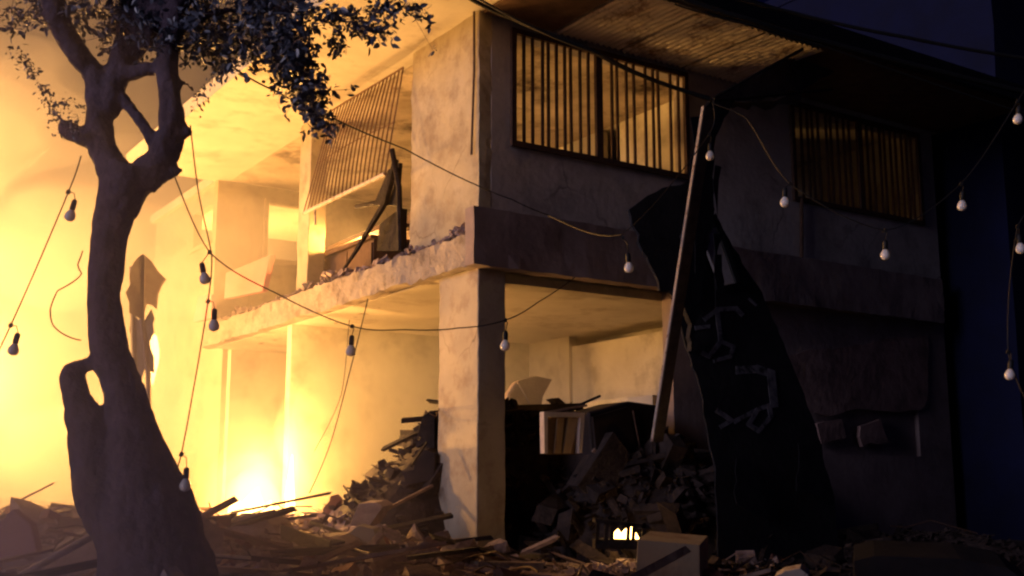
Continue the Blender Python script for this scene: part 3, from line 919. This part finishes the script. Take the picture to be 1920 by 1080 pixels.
rb = MB()
dk = MB()
nx, ny = 120, 130
for j in range(ny + 1):
    for i in range(nx + 1):
        x = -11 + 19 * i / nx
        y = 3.2 + 19.5 * j / ny
        rb.v.append((x, y, mound(x, y) - 0.02))
for j in range(ny):
    for i in range(nx):
        a = j * (nx + 1) + i
        rb.f.append((a, a + 1, a + nx + 2, a + nx + 1))
def spot():
    while True:
        x = rnd.uniform(-5.5, 5.0)
        y = rnd.uniform(6.0, 14.5)
        if abs(x) < 0.50 * y + 0.3:
            h = to_house((x, y, 0))
            if -0.03 < h.x < 0.36 and -0.03 < h.y < 0.8:
                continue
            return x, y
for k in range(9500):
    x, y = spot()
    s = min(0.16, 0.017 * math.exp(abs(rnd.gauss(0, 0.75))) * (y / 8) ** 0.5 + 0.006)
    kind = rnd.random()
    if kind < 0.75:
        size = (s * rnd.uniform(.8, 1.8), s * rnd.uniform(.7, 1.3), s * rnd.uniform(.3, .9))
        rot = (rnd.gauss(0, .5), rnd.gauss(0, .5), rnd.uniform(0, 6.3))
    else:
        size = (s * rnd.uniform(4, 11), s * rnd.uniform(.3, .8), s * rnd.uniform(.12, .4))
        rot = (rnd.gauss(0, .4), rnd.gauss(0, .25), rnd.uniform(0, 6.3))
    hq = to_house((x, y, 0))
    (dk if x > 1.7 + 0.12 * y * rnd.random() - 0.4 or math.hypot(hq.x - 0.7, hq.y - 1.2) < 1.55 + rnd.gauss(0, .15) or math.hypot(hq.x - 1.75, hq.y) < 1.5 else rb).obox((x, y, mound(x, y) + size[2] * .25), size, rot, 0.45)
# crumbs along the broken slab edge
for k in range(1000):
    v = rnd.uniform(0.1, 7.6)
    u = -0.12 + abs(rnd.gauss(0, 0.14))
    s = rnd.uniform(0.012, 0.05) * (2.2 if rnd.random() < .12 else 1)
    zz = ZF + 0.02 + max(0, 0.20 * noise.noise(Vector((v * 1.7, 0.3, 0))) + 0.02) * rnd.random()
    rb.obox(H(u, v, zz), (s * 1.6, s, s * .8), (rnd.uniform(-1, 1), rnd.uniform(-1, 1), rnd.uniform(0, 6)), 0.5)
for k in range(1900):
    p = H(rnd.uniform(0.0, 2.0), rnd.uniform(0.75, 2.9)) if k < 900 else H(rnd.uniform(0.6, 3.2), rnd.uniform(-1.3, 0.9))
    s = 0.03 * math.exp(abs(rnd.gauss(0, 0.8)))
    size = (s * rnd.uniform(1, 5), s * rnd.uniform(.5, 1.3), s * rnd.uniform(.2, .9))
    dk.obox((p.x, p.y, mound(p.x, p.y) + s * .4), size, (rnd.gauss(0, .8), rnd.gauss(0, .6), rnd.uniform(0, 6.3)), 0.4)
tag(dk.build('debris', M['soot'], fix=False), 'burnt debris, coloured dark for shade, heaped behind the corner column and below the hoarding', kind='stuff')
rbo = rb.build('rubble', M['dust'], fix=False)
rbo.data.materials.append(M['soot'])  # burnt colour that also paints the shade on the mound
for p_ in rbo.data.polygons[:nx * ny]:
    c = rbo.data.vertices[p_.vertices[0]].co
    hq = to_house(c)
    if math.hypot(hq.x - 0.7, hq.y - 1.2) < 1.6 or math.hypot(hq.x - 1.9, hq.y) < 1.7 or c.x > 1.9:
        p_.material_index = 1  # mound faces there take the shade-dark colour too
tag(rbo, 'brown rubble dust and small debris covering the ground', kind='stuff')

# pieces that can be picked apart
def chunk_mesh(name, size, m, seed):
    rg = random.Random(seed)
    bm = bmesh.new()
    for k in range(16):
        p = Vector((rg.uniform(-1, 1), rg.uniform(-1, 1), rg.uniform(-1, 1)))
        mxx = max(abs(q) for q in p)
        p = p / mxx * rg.uniform(.82, 1)
        bm.verts.new((p.x * size[0] / 2, p.y * size[1] / 2, p.z * size[2] / 2))
    r_ = bmesh.ops.convex_hull(bm, input=bm.verts)
    for v in [g_ for g_ in r_['geom_interior'] if isinstance(g_, bmesh.types.BMVert)]:
        bm.verts.remove(v)
    me = bpy.data.meshes.new(name)
    bm.to_mesh(me)
    bm.free()
    me.materials.append(m)
    return me
chunks = [chunk_mesh('concrete_chunk', (1.0, rnd.uniform(.6, .9), rnd.uniform(.35, .75)), M['chunk'], 100 + i) for i in range(9)]
shaded_chunks = []  # dark copies for the shaded heap and right side
for c_ in chunks:
    c_ = c_.copy()
    c_.materials.clear()
    c_.materials.append(M['soot'])  # burnt colour that also paints the shade on the chunks
    shaded_chunks.append(c_)
brick_me = MB().obox((0, 0, 0), (0.22, 0.105, 0.07), (0, 0, 0), 0.12).mesh('brick', M['brick'])
brick_half = MB().obox((0, 0, 0), (0.12, 0.105, 0.07), (0, 0, 0), 0.3).mesh('brick', M['brick'])
plank_mes = [MB().obox((0, 0, 0), (1.0, w, t), (0, 0, 0), 0.08).mesh('plank', M[m]) for (w, t, m) in
             ((0.09, 0.022, 'wood'), (0.06, 0.03, 'wood'), (0.12, 0.018, 'charred'), (0.05, 0.035, 'charred'), (0.045, 0.02, 'wood'))]
def zone(x, y):
    px = 960 + FPX * x / (y * math.cos(PITCH) + 0.0)
    h = to_house((x, y, 0))
    if math.hypot(h.x - 0.75, h.y - 1.15) < 1.3: return 'on the tall heap behind the corner column', 'heap'
    if px < 180: return 'in the rubble left of the tree trunk', 'left'
    if px < 640: return 'in the rubble between the tree and the flames', 'mid'
    if px < 960: return 'in the rubble at the foot of the corner column', 'foot'
    if px < 1320: return 'in the dark rubble right of the corner column', 'right'
    return 'in the black shadow below the leaning hoarding', 'dark'
def scatter(n, name, pick, cat):
    for k in range(n):
        x, y = spot()
        if rnd.random() < 0.35:
            x, y = rnd.uniform(-4.2, 0.2), rnd.uniform(7.5, 11)
            h = to_house((x, y, 0))
            if h.x > -0.4 and -0.4 < h.y < 1.1:
                x -= 1.2
        if rnd.random() < 0.22:
            p = H(rnd.uniform(0.35, 1.5), rnd.uniform(0.85, 2.4))
            x, y = p.x, p.y
        where, z_ = zone(x, y)
        if z_ == 'dark' and rnd.random() < .6:
            continue
        me, sc3, rot, zo, what = pick(z_)
        o = link(name, me, None, (x, y, mound(x, y) + zo), rot)
        o.scale = sc3
        lab = ('' if z_ == 'heap' else 'far ' if y > 10.5 else 'near ' if y < 8 else '') + what + ' ' + where
        tag(o, lab, cat, cat + 's, ' + lab)
def pick_chunk(z_):
    s = rnd.uniform(0.10, 0.34) if rnd.random() < .8 else rnd.uniform(.3, .5)
    i = rnd.randrange(len(chunks))
    what = ('fist sized' if s < 0.16 else 'head sized' if s < 0.26 else 'bulky') + (' flat' if i % 2 else '') + ' chunk'
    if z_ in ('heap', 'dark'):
        return shaded_chunks[i], (s, s, s * (0.5 if i % 2 else 0.95)), (rnd.gauss(0, .5), rnd.gauss(0, .5), rnd.uniform(0, 6.3)), s * 0.12, 'shade-dark sooty ' + what
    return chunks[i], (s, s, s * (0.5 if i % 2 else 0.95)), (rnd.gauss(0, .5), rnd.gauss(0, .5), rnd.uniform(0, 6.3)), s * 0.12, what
def pick_brick(z_):
    i = rnd.randrange(2)
    return (brick_me, brick_half)[i], (1, 1, 1), (rnd.gauss(0, .5), rnd.gauss(0, .5), rnd.uniform(0, 6.3)), 0.035, ('whole dusty brick', 'broken half brick')[i]
def pick_plank(z_):
    L_ = rnd.uniform(0.4, 1.5)
    i = rnd.choice((2, 3)) if z_ in ('heap', 'dark') else rnd.randrange(5)  # charred boards only, to keep the shaded zones dark
    what = ('short' if L_ < 0.75 else 'medium' if L_ < 1.15 else 'long') + ' ' + ('broad pale board', 'pale batten', 'broad charred board', 'charred batten', 'thin pale lath')[i]
    return plank_mes[i], (L_, 1, 1), (rnd.gauss(0, .5), rnd.gauss(0, .22), rnd.choice((0, 3.14)) + rnd.gauss(0.15, .7)), 0.06 + L_ * 0.03, what
scatter(130, 'concrete_chunk', pick_chunk, 'concrete chunk')
scatter(60, 'brick', pick_brick, 'brick')
scatter(78, 'plank', pick_plank, 'plank')

for k in range(46):
    x, y = spot()
    if rnd.random() < .5:
        x, y = rnd.uniform(-4.2, 0.0), rnd.uniform(7.2, 11)
    h = to_house((x, y, 0))
    if h.x > -0.35 and h.y > -0.35 and h.y < 0.9 and h.x < 0.4:
        continue
    a_ = rnd.uniform(0, 6.3)
    L_ = rnd.uniform(.35, 1.1)
    pts = [Vector((math.cos(a_) * L_ * t + 0.06 * math.sin(5 * t + a_), math.sin(a_) * L_ * t + 0.06 * math.sin(4 * t), 0.03 + rnd.uniform(0.02, .10) * t + 0.12 * math.sin(math.pi * t) * rnd.random())) for t in (0, .2, .4, .6, .8, 1)]
    o = MB().tube(pts, 0.007, 5).build('reinforcing_bar', M['iron'])
    o.location = (x, y, mound(x, y))
    where, z_ = zone(x, y)
    lab = ('far ' if y > 10.5 else 'near ' if y < 8 else '') + ('short' if L_ < .7 else 'long') + ' bent rusty reinforcing bar ' + where
    tag(o, lab, 'reinforcing bar', 'bars, ' + lab)
# chunks on the slab edge
for k in range(52):
    v = rnd.uniform(0.2, 4.2) if k < 38 else rnd.uniform(4.7, 7)
    s = rnd.uniform(0.06, 0.17)
    o = link('concrete_chunk', rnd.choice(chunks), None, H(-0.02 + abs(rnd.gauss(0, .1)), v, ZF + 0.05), (rnd.gauss(0, .6), rnd.gauss(0, .6), rnd.uniform(0, 6)))
    o.scale = (s, s, s)
    tag(o, 'small concrete lump lying along the broken edge of the upper floor slab', 'concrete chunk', 'concrete lumps on the floor slab edge')

def plank(px0, py0, d0, px1, py1, d1, w, t, m, label, cat='plank', name='plank'):
    a, b = at(px0, py0, d0), at(px1, py1, d1)
    k = MB()
    q = (b - a)
    rot = q.to_track_quat('X', 'Z').to_matrix()
    k.obox((0, 0, 0), (q.length, w, t), rot, 0.05)
    o = k.build(name, M[m])
    o.location = (a + b) / 2
    return tag(o, label, cat)
plank(432, 962, 13.6, 622, 924, 13.2, 0.03, 0.03, 'charred', 'long thin charred stick poking up in front of the flames')
plank(366, 978, 9.4, 440, 966, 9.8, 0.05, 0.035, 'charred', 'dark batten sticking out right of the trunk toward the flames')
plank(536, 974, 11.5, 592, 966, 11.3, 0.03, 0.03, 'charred', 'short charred batten at the right foot of the flames')
plank(582, 980, 11.0, 645, 1000, 10.6, 0.03, 0.03, 'charred', 'charred stick slanting down right of the flames')
plank(95, 1034, 7.6, 180, 984, 8.0, 0.05, 0.02, 'steel', 'pale metal strip slanting up against the left side of the trunk')
plank(108, 1040, 7.6, 182, 996, 8.0, 0.03, 0.02, 'steel', 'lower pale metal strip lying parallel below another strip left of the trunk')
plank(-20, 1058, 7.2, 100, 1030, 7.4, 0.06, 0.02, 'wood', 'long flat lath lying at the bottom left corner')
plank(140, 1085, 6.9, 190, 1068, 7.0, 0.05, 0.02, 'wood', 'short pale lath at the bottom edge left of the trunk')
plank(398, 1040, 7.4, 470, 1046, 7.5, 0.05, 0.02, 'steel', 'pale strip lying right of the trunk base near the bottom edge')
plank(405, 1066, 7.1, 640, 1082, 7.1, 0.08, 0.03, 'wood', 'wide lath lying flat along the bottom edge right of the trunk')
plank(690, 1050, 8.2, 760, 1034, 8.4, 0.10, 0.03, 'white_frame', 'pale board lying flat below the tilted slab beside the column')
plank(700, 968, 11.4, 812, 910, 11.9, 0.03, 0.03, 'wood', 'thin batten slanting up the heap to the corner column')
plank(772, 872, 11.7, 800, 830, 11.8, 0.02, 0.02, 'charred', 'tiny dark rod near the top of the tall heap')
plank(1062, 770, 11.5, 1126, 742, 11.7, 0.025, 0.025, 'charred', 'dark stick poking up from the heap right of the column')
plank(1020, 774, 11.3, 1100, 760, 11.6, 0.05, 0.02, 'wood', 'flat board lying on top of the white frame')
plank(888, 1058, 9.6, 1012, 1060, 9.8, 0.22, 0.05, 'concrete', 'low pale kerb stone at the foot of the corner column', 'kerb stone', 'kerb_stone')

def slab(name, pts, d, th, m, label, cat, lean=0.0):
    """a flat piece with an outline of its own at depth d, thickness th away from the viewer"""
    y0 = min(p[1] for p in pts); y1 = max(p[1] for p in pts)
    q = [at(x, y, d + lean * (y1 - y) / max(1, y1 - y0)) for x, y in pts]
    c = sum(q, Vector()) / len(q)
    k = MB().prism([p - c for p in q], (th * 0.3, th, 0.1 * th))
    o = k.build(name, M[m])
    o.location = c
    bevel(o, 0.006)
    return tag(o, label, cat)
slab('concrete_slab', [(652, 1000), (672, 985), (700, 992), (724, 1048), (690, 1050), (668, 1062), (655, 1040)], 9.6, 0.12, 'column', 'pale pointed concrete slab tilted in front of the tall heap', 'concrete slab', 0.3)
slab('concrete_slab', [(655, 985), (672, 944), (705, 942), (718, 950), (690, 990)], 10.6, 0.25, 'chunk', 'dark tilted block leaning at the left foot of the tall heap', 'concrete slab', 0.3)
slab('concrete_slab', [(545, 1012), (640, 1004), (650, 1036), (560, 1044)], 9.2, 0.30, 'chunk', 'broad flat concrete slab lying right of the flames', 'concrete slab', 0.5)
slab('concrete_slab', [(430, 990), (452, 968), (482, 962), (512, 986), (520, 1008), (440, 1014)], 9.8, 0.3, 'chunk', 'peaked concrete lump standing right in front of the flames', 'concrete slab', 0.3)
slab('mauve_sheet', [(-20, 1000), (22, 955), (58, 985), (70, 1040), (-20, 1050)], 7.6, 0.06, 'mauve', 'peaked mauve sheet standing at the left edge of the rubble', 'sheet', 0.2)
slab('panel_board', [(-30, 1052), (85, 1026), (180, 1014), (190, 1075), (60, 1090), (-30, 1090)], 7.3, 0.10, 'chunk', 'wide dark board lying at the bottom left beside the trunk', 'board', 0.5)
slab('cement_sack', [(812, 1024), (800, 1064), (880, 1066), (884, 1040), (850, 1024)], 10.2, 0.2, 'chunk', 'slumped rubble sack against the foot of the column', 'sack', 0.1)
slab('broken_chair', [(782, 818), (792, 780), (806, 770), (815, 772), (815, 840), (800, 842), (796, 822)], 12.1, 0.18, 'charred', 'charred chair remains perched on top of the tall heap', 'chair')
slab('wooden_box', [(755, 885), (775, 880), (778, 845), (800, 843), (815, 850), (815, 900), (760, 910)], 11.95, 0.3, 'dark_cabinet', 'dark broken box wedged on the heap beside the column', 'box')
slab('cardboard_box', [(1196, 1012), (1312, 1022), (1312, 1092), (1190, 1092)], 9.0, 0.5, 'column', 'plain brown box standing in the dark at the bottom centre', 'box')
slab('fabric_bundle', [(1452, 1082), (1470, 1072), (1500, 1066), (1516, 1078), (1516, 1096), (1452, 1096)], 8.0, 0.2, 'steel', 'small pale bundle at the bottom edge under the leaning panel', 'bundle')
slab('car_bonnet', [(1600, 1052), (1640, 1042), (1800, 1048), (1890, 1066), (1940, 1100), (1600, 1100)], 8.2, 0.8, 'tarp', 'low dark rounded sheet at the bottom right corner', 'sheet', 0.4)

# dark furniture heaped in the street side opening
fr = tag(empty('refrigerator'), 'tall soot black refrigerator lying against the heap below the post', 'refrigerator')
fr.location = (CX, CY, 0); fr.rotation_euler = (0, 0, TH)
k = MB().prism([onB(x, y, -0.35) for x, y in [(1104, 772), (1180, 752), (1236, 760), (1262, 830), (1262, 985), (1120, 985)]], (0.05, 0.6, 0))
bevel(k.build('body', M['dark_cabinet'], fr), 0.03, 3)
MB().prism([onB(x, y, -0.40) for x, y in [(1112, 782), (1178, 762), (1196, 850), (1120, 860)]], (0.0, 0.035, 0)).build('door', M['dark_cabinet'], fr)
MB().tube([onB(1187, 770, -0.43), onB(1200, 840, -0.43)], 0.012, 6).build('handle', M['iron'], fr)
wfr = tag(empty('window_casing'), 'pale broken window casing standing on the heap right of the column', 'window casing')
wfr.location = (CX, CY, 0); wfr.rotation_euler = (0, 0, TH)
Q = lambda x, y, d=-0.75: onB(x, y, d)
for pts in ([(1020, 772), (1096, 774), (1096, 782), (1020, 781)], [(1020, 781), (1027, 781), (1027, 850), (1021, 850)], [(1088, 782), (1096, 782), (1092, 850), (1086, 850)]):
    MB().prism([Q(*p) for p in pts], (0, 0.07, 0)).build('casing', M['white_frame'], wfr)
MB().prism([Q(*p, -0.67) for p in [(1026, 780), (1090, 780), (1088, 852), (1026, 852)]], (0, 0.02, 0)).build('backboard', M['brown'], wfr)
MB().prism([Q(*p, -0.70) for p in [(1046, 784), (1058, 784), (1052, 850), (1040, 850)]], (0, 0.02, 0)).build('torn_cloth', M['curtain'], wfr)
MB().prism([Q(*p, -0.71) for p in [(1066, 782), (1086, 784), (1070, 850), (1056, 850)]], (0, 0.02, 0)).build('torn_cloth', M['curtain'], wfr)
# slatted crate with fire light behind it
cr = tag(empty('slatted_crate'), 'low dark slatted crate with firelight glowing through its slats', 'crate')
Q = lambda x, y, d=10.0: at(x, y, d)
MB().prism([Q(1116, 972), (Q(1215, 984)), Q(1222, 992), Q(1116, 980)], (0, 0.35, 0)).build('lid', M['charred'], cr)
MB().prism([Q(1116, 1012), (Q(1212, 1014)), Q(1212, 1030), Q(1116, 1030)], (0, 0.35, 0)).build('base', M['charred'], cr)
for x in (1118, 1135, 1146, 1176, 1186, 1205):
    MB().prism([Q(x, 980), Q(x + 7, 981), Q(x + 5, 1013), Q(x - 2, 1013)], (0, 0.03, 0)).build('slat', M['charred'], cr)

# rumpled mattress/cloth inside the ground floor
cm = house_thing('mattress', 'rumpled mattress hanging over the pale counter inside the ground floor', 'mattress')
cpts = [onB(x, y, 2.2) for x, y in [(950, 740), (965, 715), (1000, 705), (1030, 712), (1012, 745), (1008, 790), (985, 820), (950, 800)]]
bevel(MB().prism(cpts, (0.05, 0.16, 0)).build('pad', M['curtain'], cm), 0.05, 3)
MB().prism([p + Vector((0.02, -0.03, 0.0)) for p in (cpts[1], cpts[2], cpts[3], cpts[4], cpts[5])], (0.0, 0.02, 0)).build('sheet', M['curtain'], cm)

# ------------------------------------------------------------------ fire, smoke, haze
def tongue(h, r, seed, lean=0.15):
    m = MB()
    n, rows_ = 12, 12
    rg = random.Random(seed)
    ph = rg.uniform(0, 9)
    for j in range(rows_ + 1):
        t = j / rows_
        rr = r * (1 - t) ** 0.75 * (0.55 + 1.3 * t * (1 - t) * 2) + 0.003
        cx = lean * h * t * t + 0.10 * r * math.sin(5 * t + ph)
        cy = 0.12 * r * math.cos(4 * t + ph)
        for k in range(n):
            an = 2 * math.pi * k / n
            w = 1 + 0.35 * noise.noise(Vector((math.cos(an) * 1.5 + seed, math.sin(an) * 1.5, t * 3)))
            m.v.append((cx + rr * w * math.cos(an), cy + rr * w * math.sin(an), h * t))
    for j in range(rows_):
        for k in range(n):
            k2 = (k + 1) % n
            m.f.append((j * n + k, j * n + k2, (j + 1) * n + k2, (j + 1) * n + k))
    m.f.append(tuple(range(n))[::-1]); m.f.append(tuple(rows_ * n + k for k in range(n)))
    return m
def blob(rx, ry, rz, n=20, m_=14, amp=0.0, seed=0):
    m = MB()
    prof = []
    for j in range(m_ + 1):
        a = math.pi * j / m_ * 0.998 + 0.001
        prof.append((max(1e-3, math.sin(a)), -math.cos(a)))
    m.lathe(prof, n)
    m.v = [(x * rx * (1 + amp * noise.noise(Vector((x, y, z)) * 1.7 + Vector((seed, 0, 0)))),
            y * ry * (1 + amp * noise.noise(Vector((x, y, z)) * 1.7 + Vector((0, seed, 0)))),
            z * rz) for x, y, z in m.v]
    return m
def fire(label, loc, flames, glow):
    f_ = tag(empty('fire', loc), label, 'fire')
    for i, (dx, dy, h, r, ln) in enumerate(flames):
        o = tongue(h, r, i + 3, ln).build('flame', M['flame'], f_, smooth=True)
        o.location = (dx, dy, 0)
    for i, (dx, dy, dz, rx, rz, e) in enumerate(glow):  # emissive shells that put the soft glare round the flames into volumes
        o = blob(rx, rx, rz, 20, 14, 0.38, i * 1.7 + 1).build('glow_shell', volume_mat('glow_shell', (1, 0.8, 0.5), 0.0, 0, FIRE, e), f_, smooth=True)
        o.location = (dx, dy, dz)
    return f_
def fire_light(loc, power, radius=0.3):
    l = bpy.data.lights.new('fire_light', 'POINT')
    l.energy = power
    l.shadow_soft_size = radius
    l.color = FIRE
    o = bpy.data.objects.new('fire_light', l)
    COL.objects.link(o)
    o.location = loc
    return o

# blaze in the open, left of the house
b0 = H(-4.0, 7.7, 0.7)
fire('large blaze burning in the open at the far left behind the tree', b0,
     [(-1.3, 0.2, 2.3, 0.6, 0.1), (-0.6, 0, 2.6, 0.7, 0.1), (0.2, 0.3, 2.2, 0.6, -0.1), (-1.2, 0.3, 2.0, 0.6, 0.05)],
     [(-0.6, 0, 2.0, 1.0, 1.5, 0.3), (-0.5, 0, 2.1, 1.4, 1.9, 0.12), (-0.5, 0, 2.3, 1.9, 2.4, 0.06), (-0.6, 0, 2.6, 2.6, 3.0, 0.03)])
fire_light(H(-5.2, 6.9, 3.2), 1950, 0.25)
fire_light(H(-6.0, 9.5, 6.6), 950, 0.3)  # high light added above the flames to brighten smoke over the roof
fire_light(H(-3.6, 9.4, 2.7), 3000, 0.16)
# flames on the rubble at the foot of the house
b1 = H(-0.85, 3.75, 0.70)
fire('bright flames licking up from the rubble under the broken floor slab', b1,
     [(0.0, 0.0, 0.45, 0.20, 0.1), (0.42, 0.2, 0.85, 0.06, 0.0), (-0.18, 0.1, 0.35, 0.16, -0.1), (0.2, 0.0, 0.3, 0.15, 0.1)],
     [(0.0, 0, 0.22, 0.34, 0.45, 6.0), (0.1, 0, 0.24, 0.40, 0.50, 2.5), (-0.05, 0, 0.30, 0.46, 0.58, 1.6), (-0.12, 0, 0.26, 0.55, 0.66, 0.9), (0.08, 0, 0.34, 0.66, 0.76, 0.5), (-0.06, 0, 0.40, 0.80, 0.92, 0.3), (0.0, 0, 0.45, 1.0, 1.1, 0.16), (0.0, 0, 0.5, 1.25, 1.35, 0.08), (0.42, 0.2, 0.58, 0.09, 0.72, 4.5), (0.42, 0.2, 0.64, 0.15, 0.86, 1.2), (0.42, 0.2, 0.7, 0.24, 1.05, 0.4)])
fire_light(b1 + Vector((0.1, 0.0, 0.75)), 950, 0.2)
# blaze behind the rear wall
b2 = H(1.2, 11.5, 3.0)
fire('blaze behind the house seen through the rear window holes', b2,
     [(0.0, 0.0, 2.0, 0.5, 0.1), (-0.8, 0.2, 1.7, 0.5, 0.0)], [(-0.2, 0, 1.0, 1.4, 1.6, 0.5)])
fire_light(b2 + Vector((0, 0, 1.5)), 2000, 0.3)
# small fire inside the crate
b3 = at(1180, 1014, 10.45)
fire('small fire burning behind the slatted crate', b3 - Vector((0, 0, 0.03)), [(0.0, 0.0, 0.17, 0.10, 0.1), (-0.1, 0.05, 0.13, 0.07, 0.0)], [])
fire_light(b3 + Vector((0, -0.12, 0.08)), 0.7, 0.03)

# fire inside the upper room
b4 = H(0.75, 4.0, ZF)
fire('flames burning inside the upper room behind the broken door frame', b4,
     [(0.0, 0.0, 0.75, 0.3, 0.1), (0.25, 0.2, 0.6, 0.22, 0.0)], [])
fire_light(b4 + Vector((0, 0, 0.75)), 650, 0.12)

for k_, (rx_, rz_) in enumerate(((2.6, 1.15), (2.9, 1.6), (3.2, 2.05), (3.5, 2.5), (3.8, 3.0), (4.1, 3.5))):
    veil = blob(rx_, rx_ * 0.93, rz_, 32, 20, 0.1, 7 + k_).build('smoke', volume_mat('drifting_smoke', (0.9, 0.80, 0.90), 0.024, 0.2), smooth=True)
    veil.location = (-4.3, 5.8, 0.6)
    tag(veil, 'thin smoke drifting low round the tree', kind='stuff', group='smoke round the tree')

rsm = blob(2.4, 2.1, 1.35, 28, 18, 0.12, 3).build('smoke', volume_mat('room_smoke', (0.93, 0.94, 0.80), 0.12, 0.2), smooth=True)
rsm.location = H(1.6, 3.2, 1.95)
tag(rsm, 'greenish smoke hanging in the ground floor room', kind='stuff')
bsm = blob(3.6, 3.6, 4.2, 28, 18, 0.12, 5).build('smoke', volume_mat('thick_smoke', (0.93, 0.90, 0.86), 0.10, 0.2), smooth=True)
bsm.location = H(-0.6, 10.2, 3.0)
tag(bsm, 'thick glowing smoke round the rear wing', kind='stuff')
pf = MB()
for (u, v, z, r) in ((-1.6, 5.6, 2.0, .8), (-2.6, 6.6, 4.4, 1.0), (-0.4, 6.4, 4.7, .8), (-4.4, 6.0, 5.6, 1.1),
                     (-3.4, 8.6, 6.8, 1.3), (-1.7, 4.2, 3.6, .45), (-5.6, 5.0, 2.4, .9), (-2.2, 7.4, 1.6, .8), (1.4, 2.0, 1.9, .4), (-6.4, 6.4, 7.6, 1.2)):
    b_ = blob(r * 1.35, r, r * 0.9, 24, 16, 0.75, u + v)
    c_ = H(u, v, z)
    pf.add([(x + c_.x, y + c_.y, zz + c_.z) for x, y, zz in b_.v], b_.f)
tag(pf.build('smoke', volume_mat('smoke_puffs', (0.94, 0.90, 0.84), 0.26, 0.2), smooth=True), 'billowing puffs of lit smoke', kind='stuff')
smk = blob(8.5, 7.5, 8.5, 32, 20, 0.15, 4).build('smoke', volume_mat('lit_smoke', (0.93, 0.91, 0.88), 0.038, 0.25), smooth=True)
smk.location = H(-2.5, 10.5, 4.0)
tag(smk, 'glowing smoke filling the air on the left', kind='stuff')
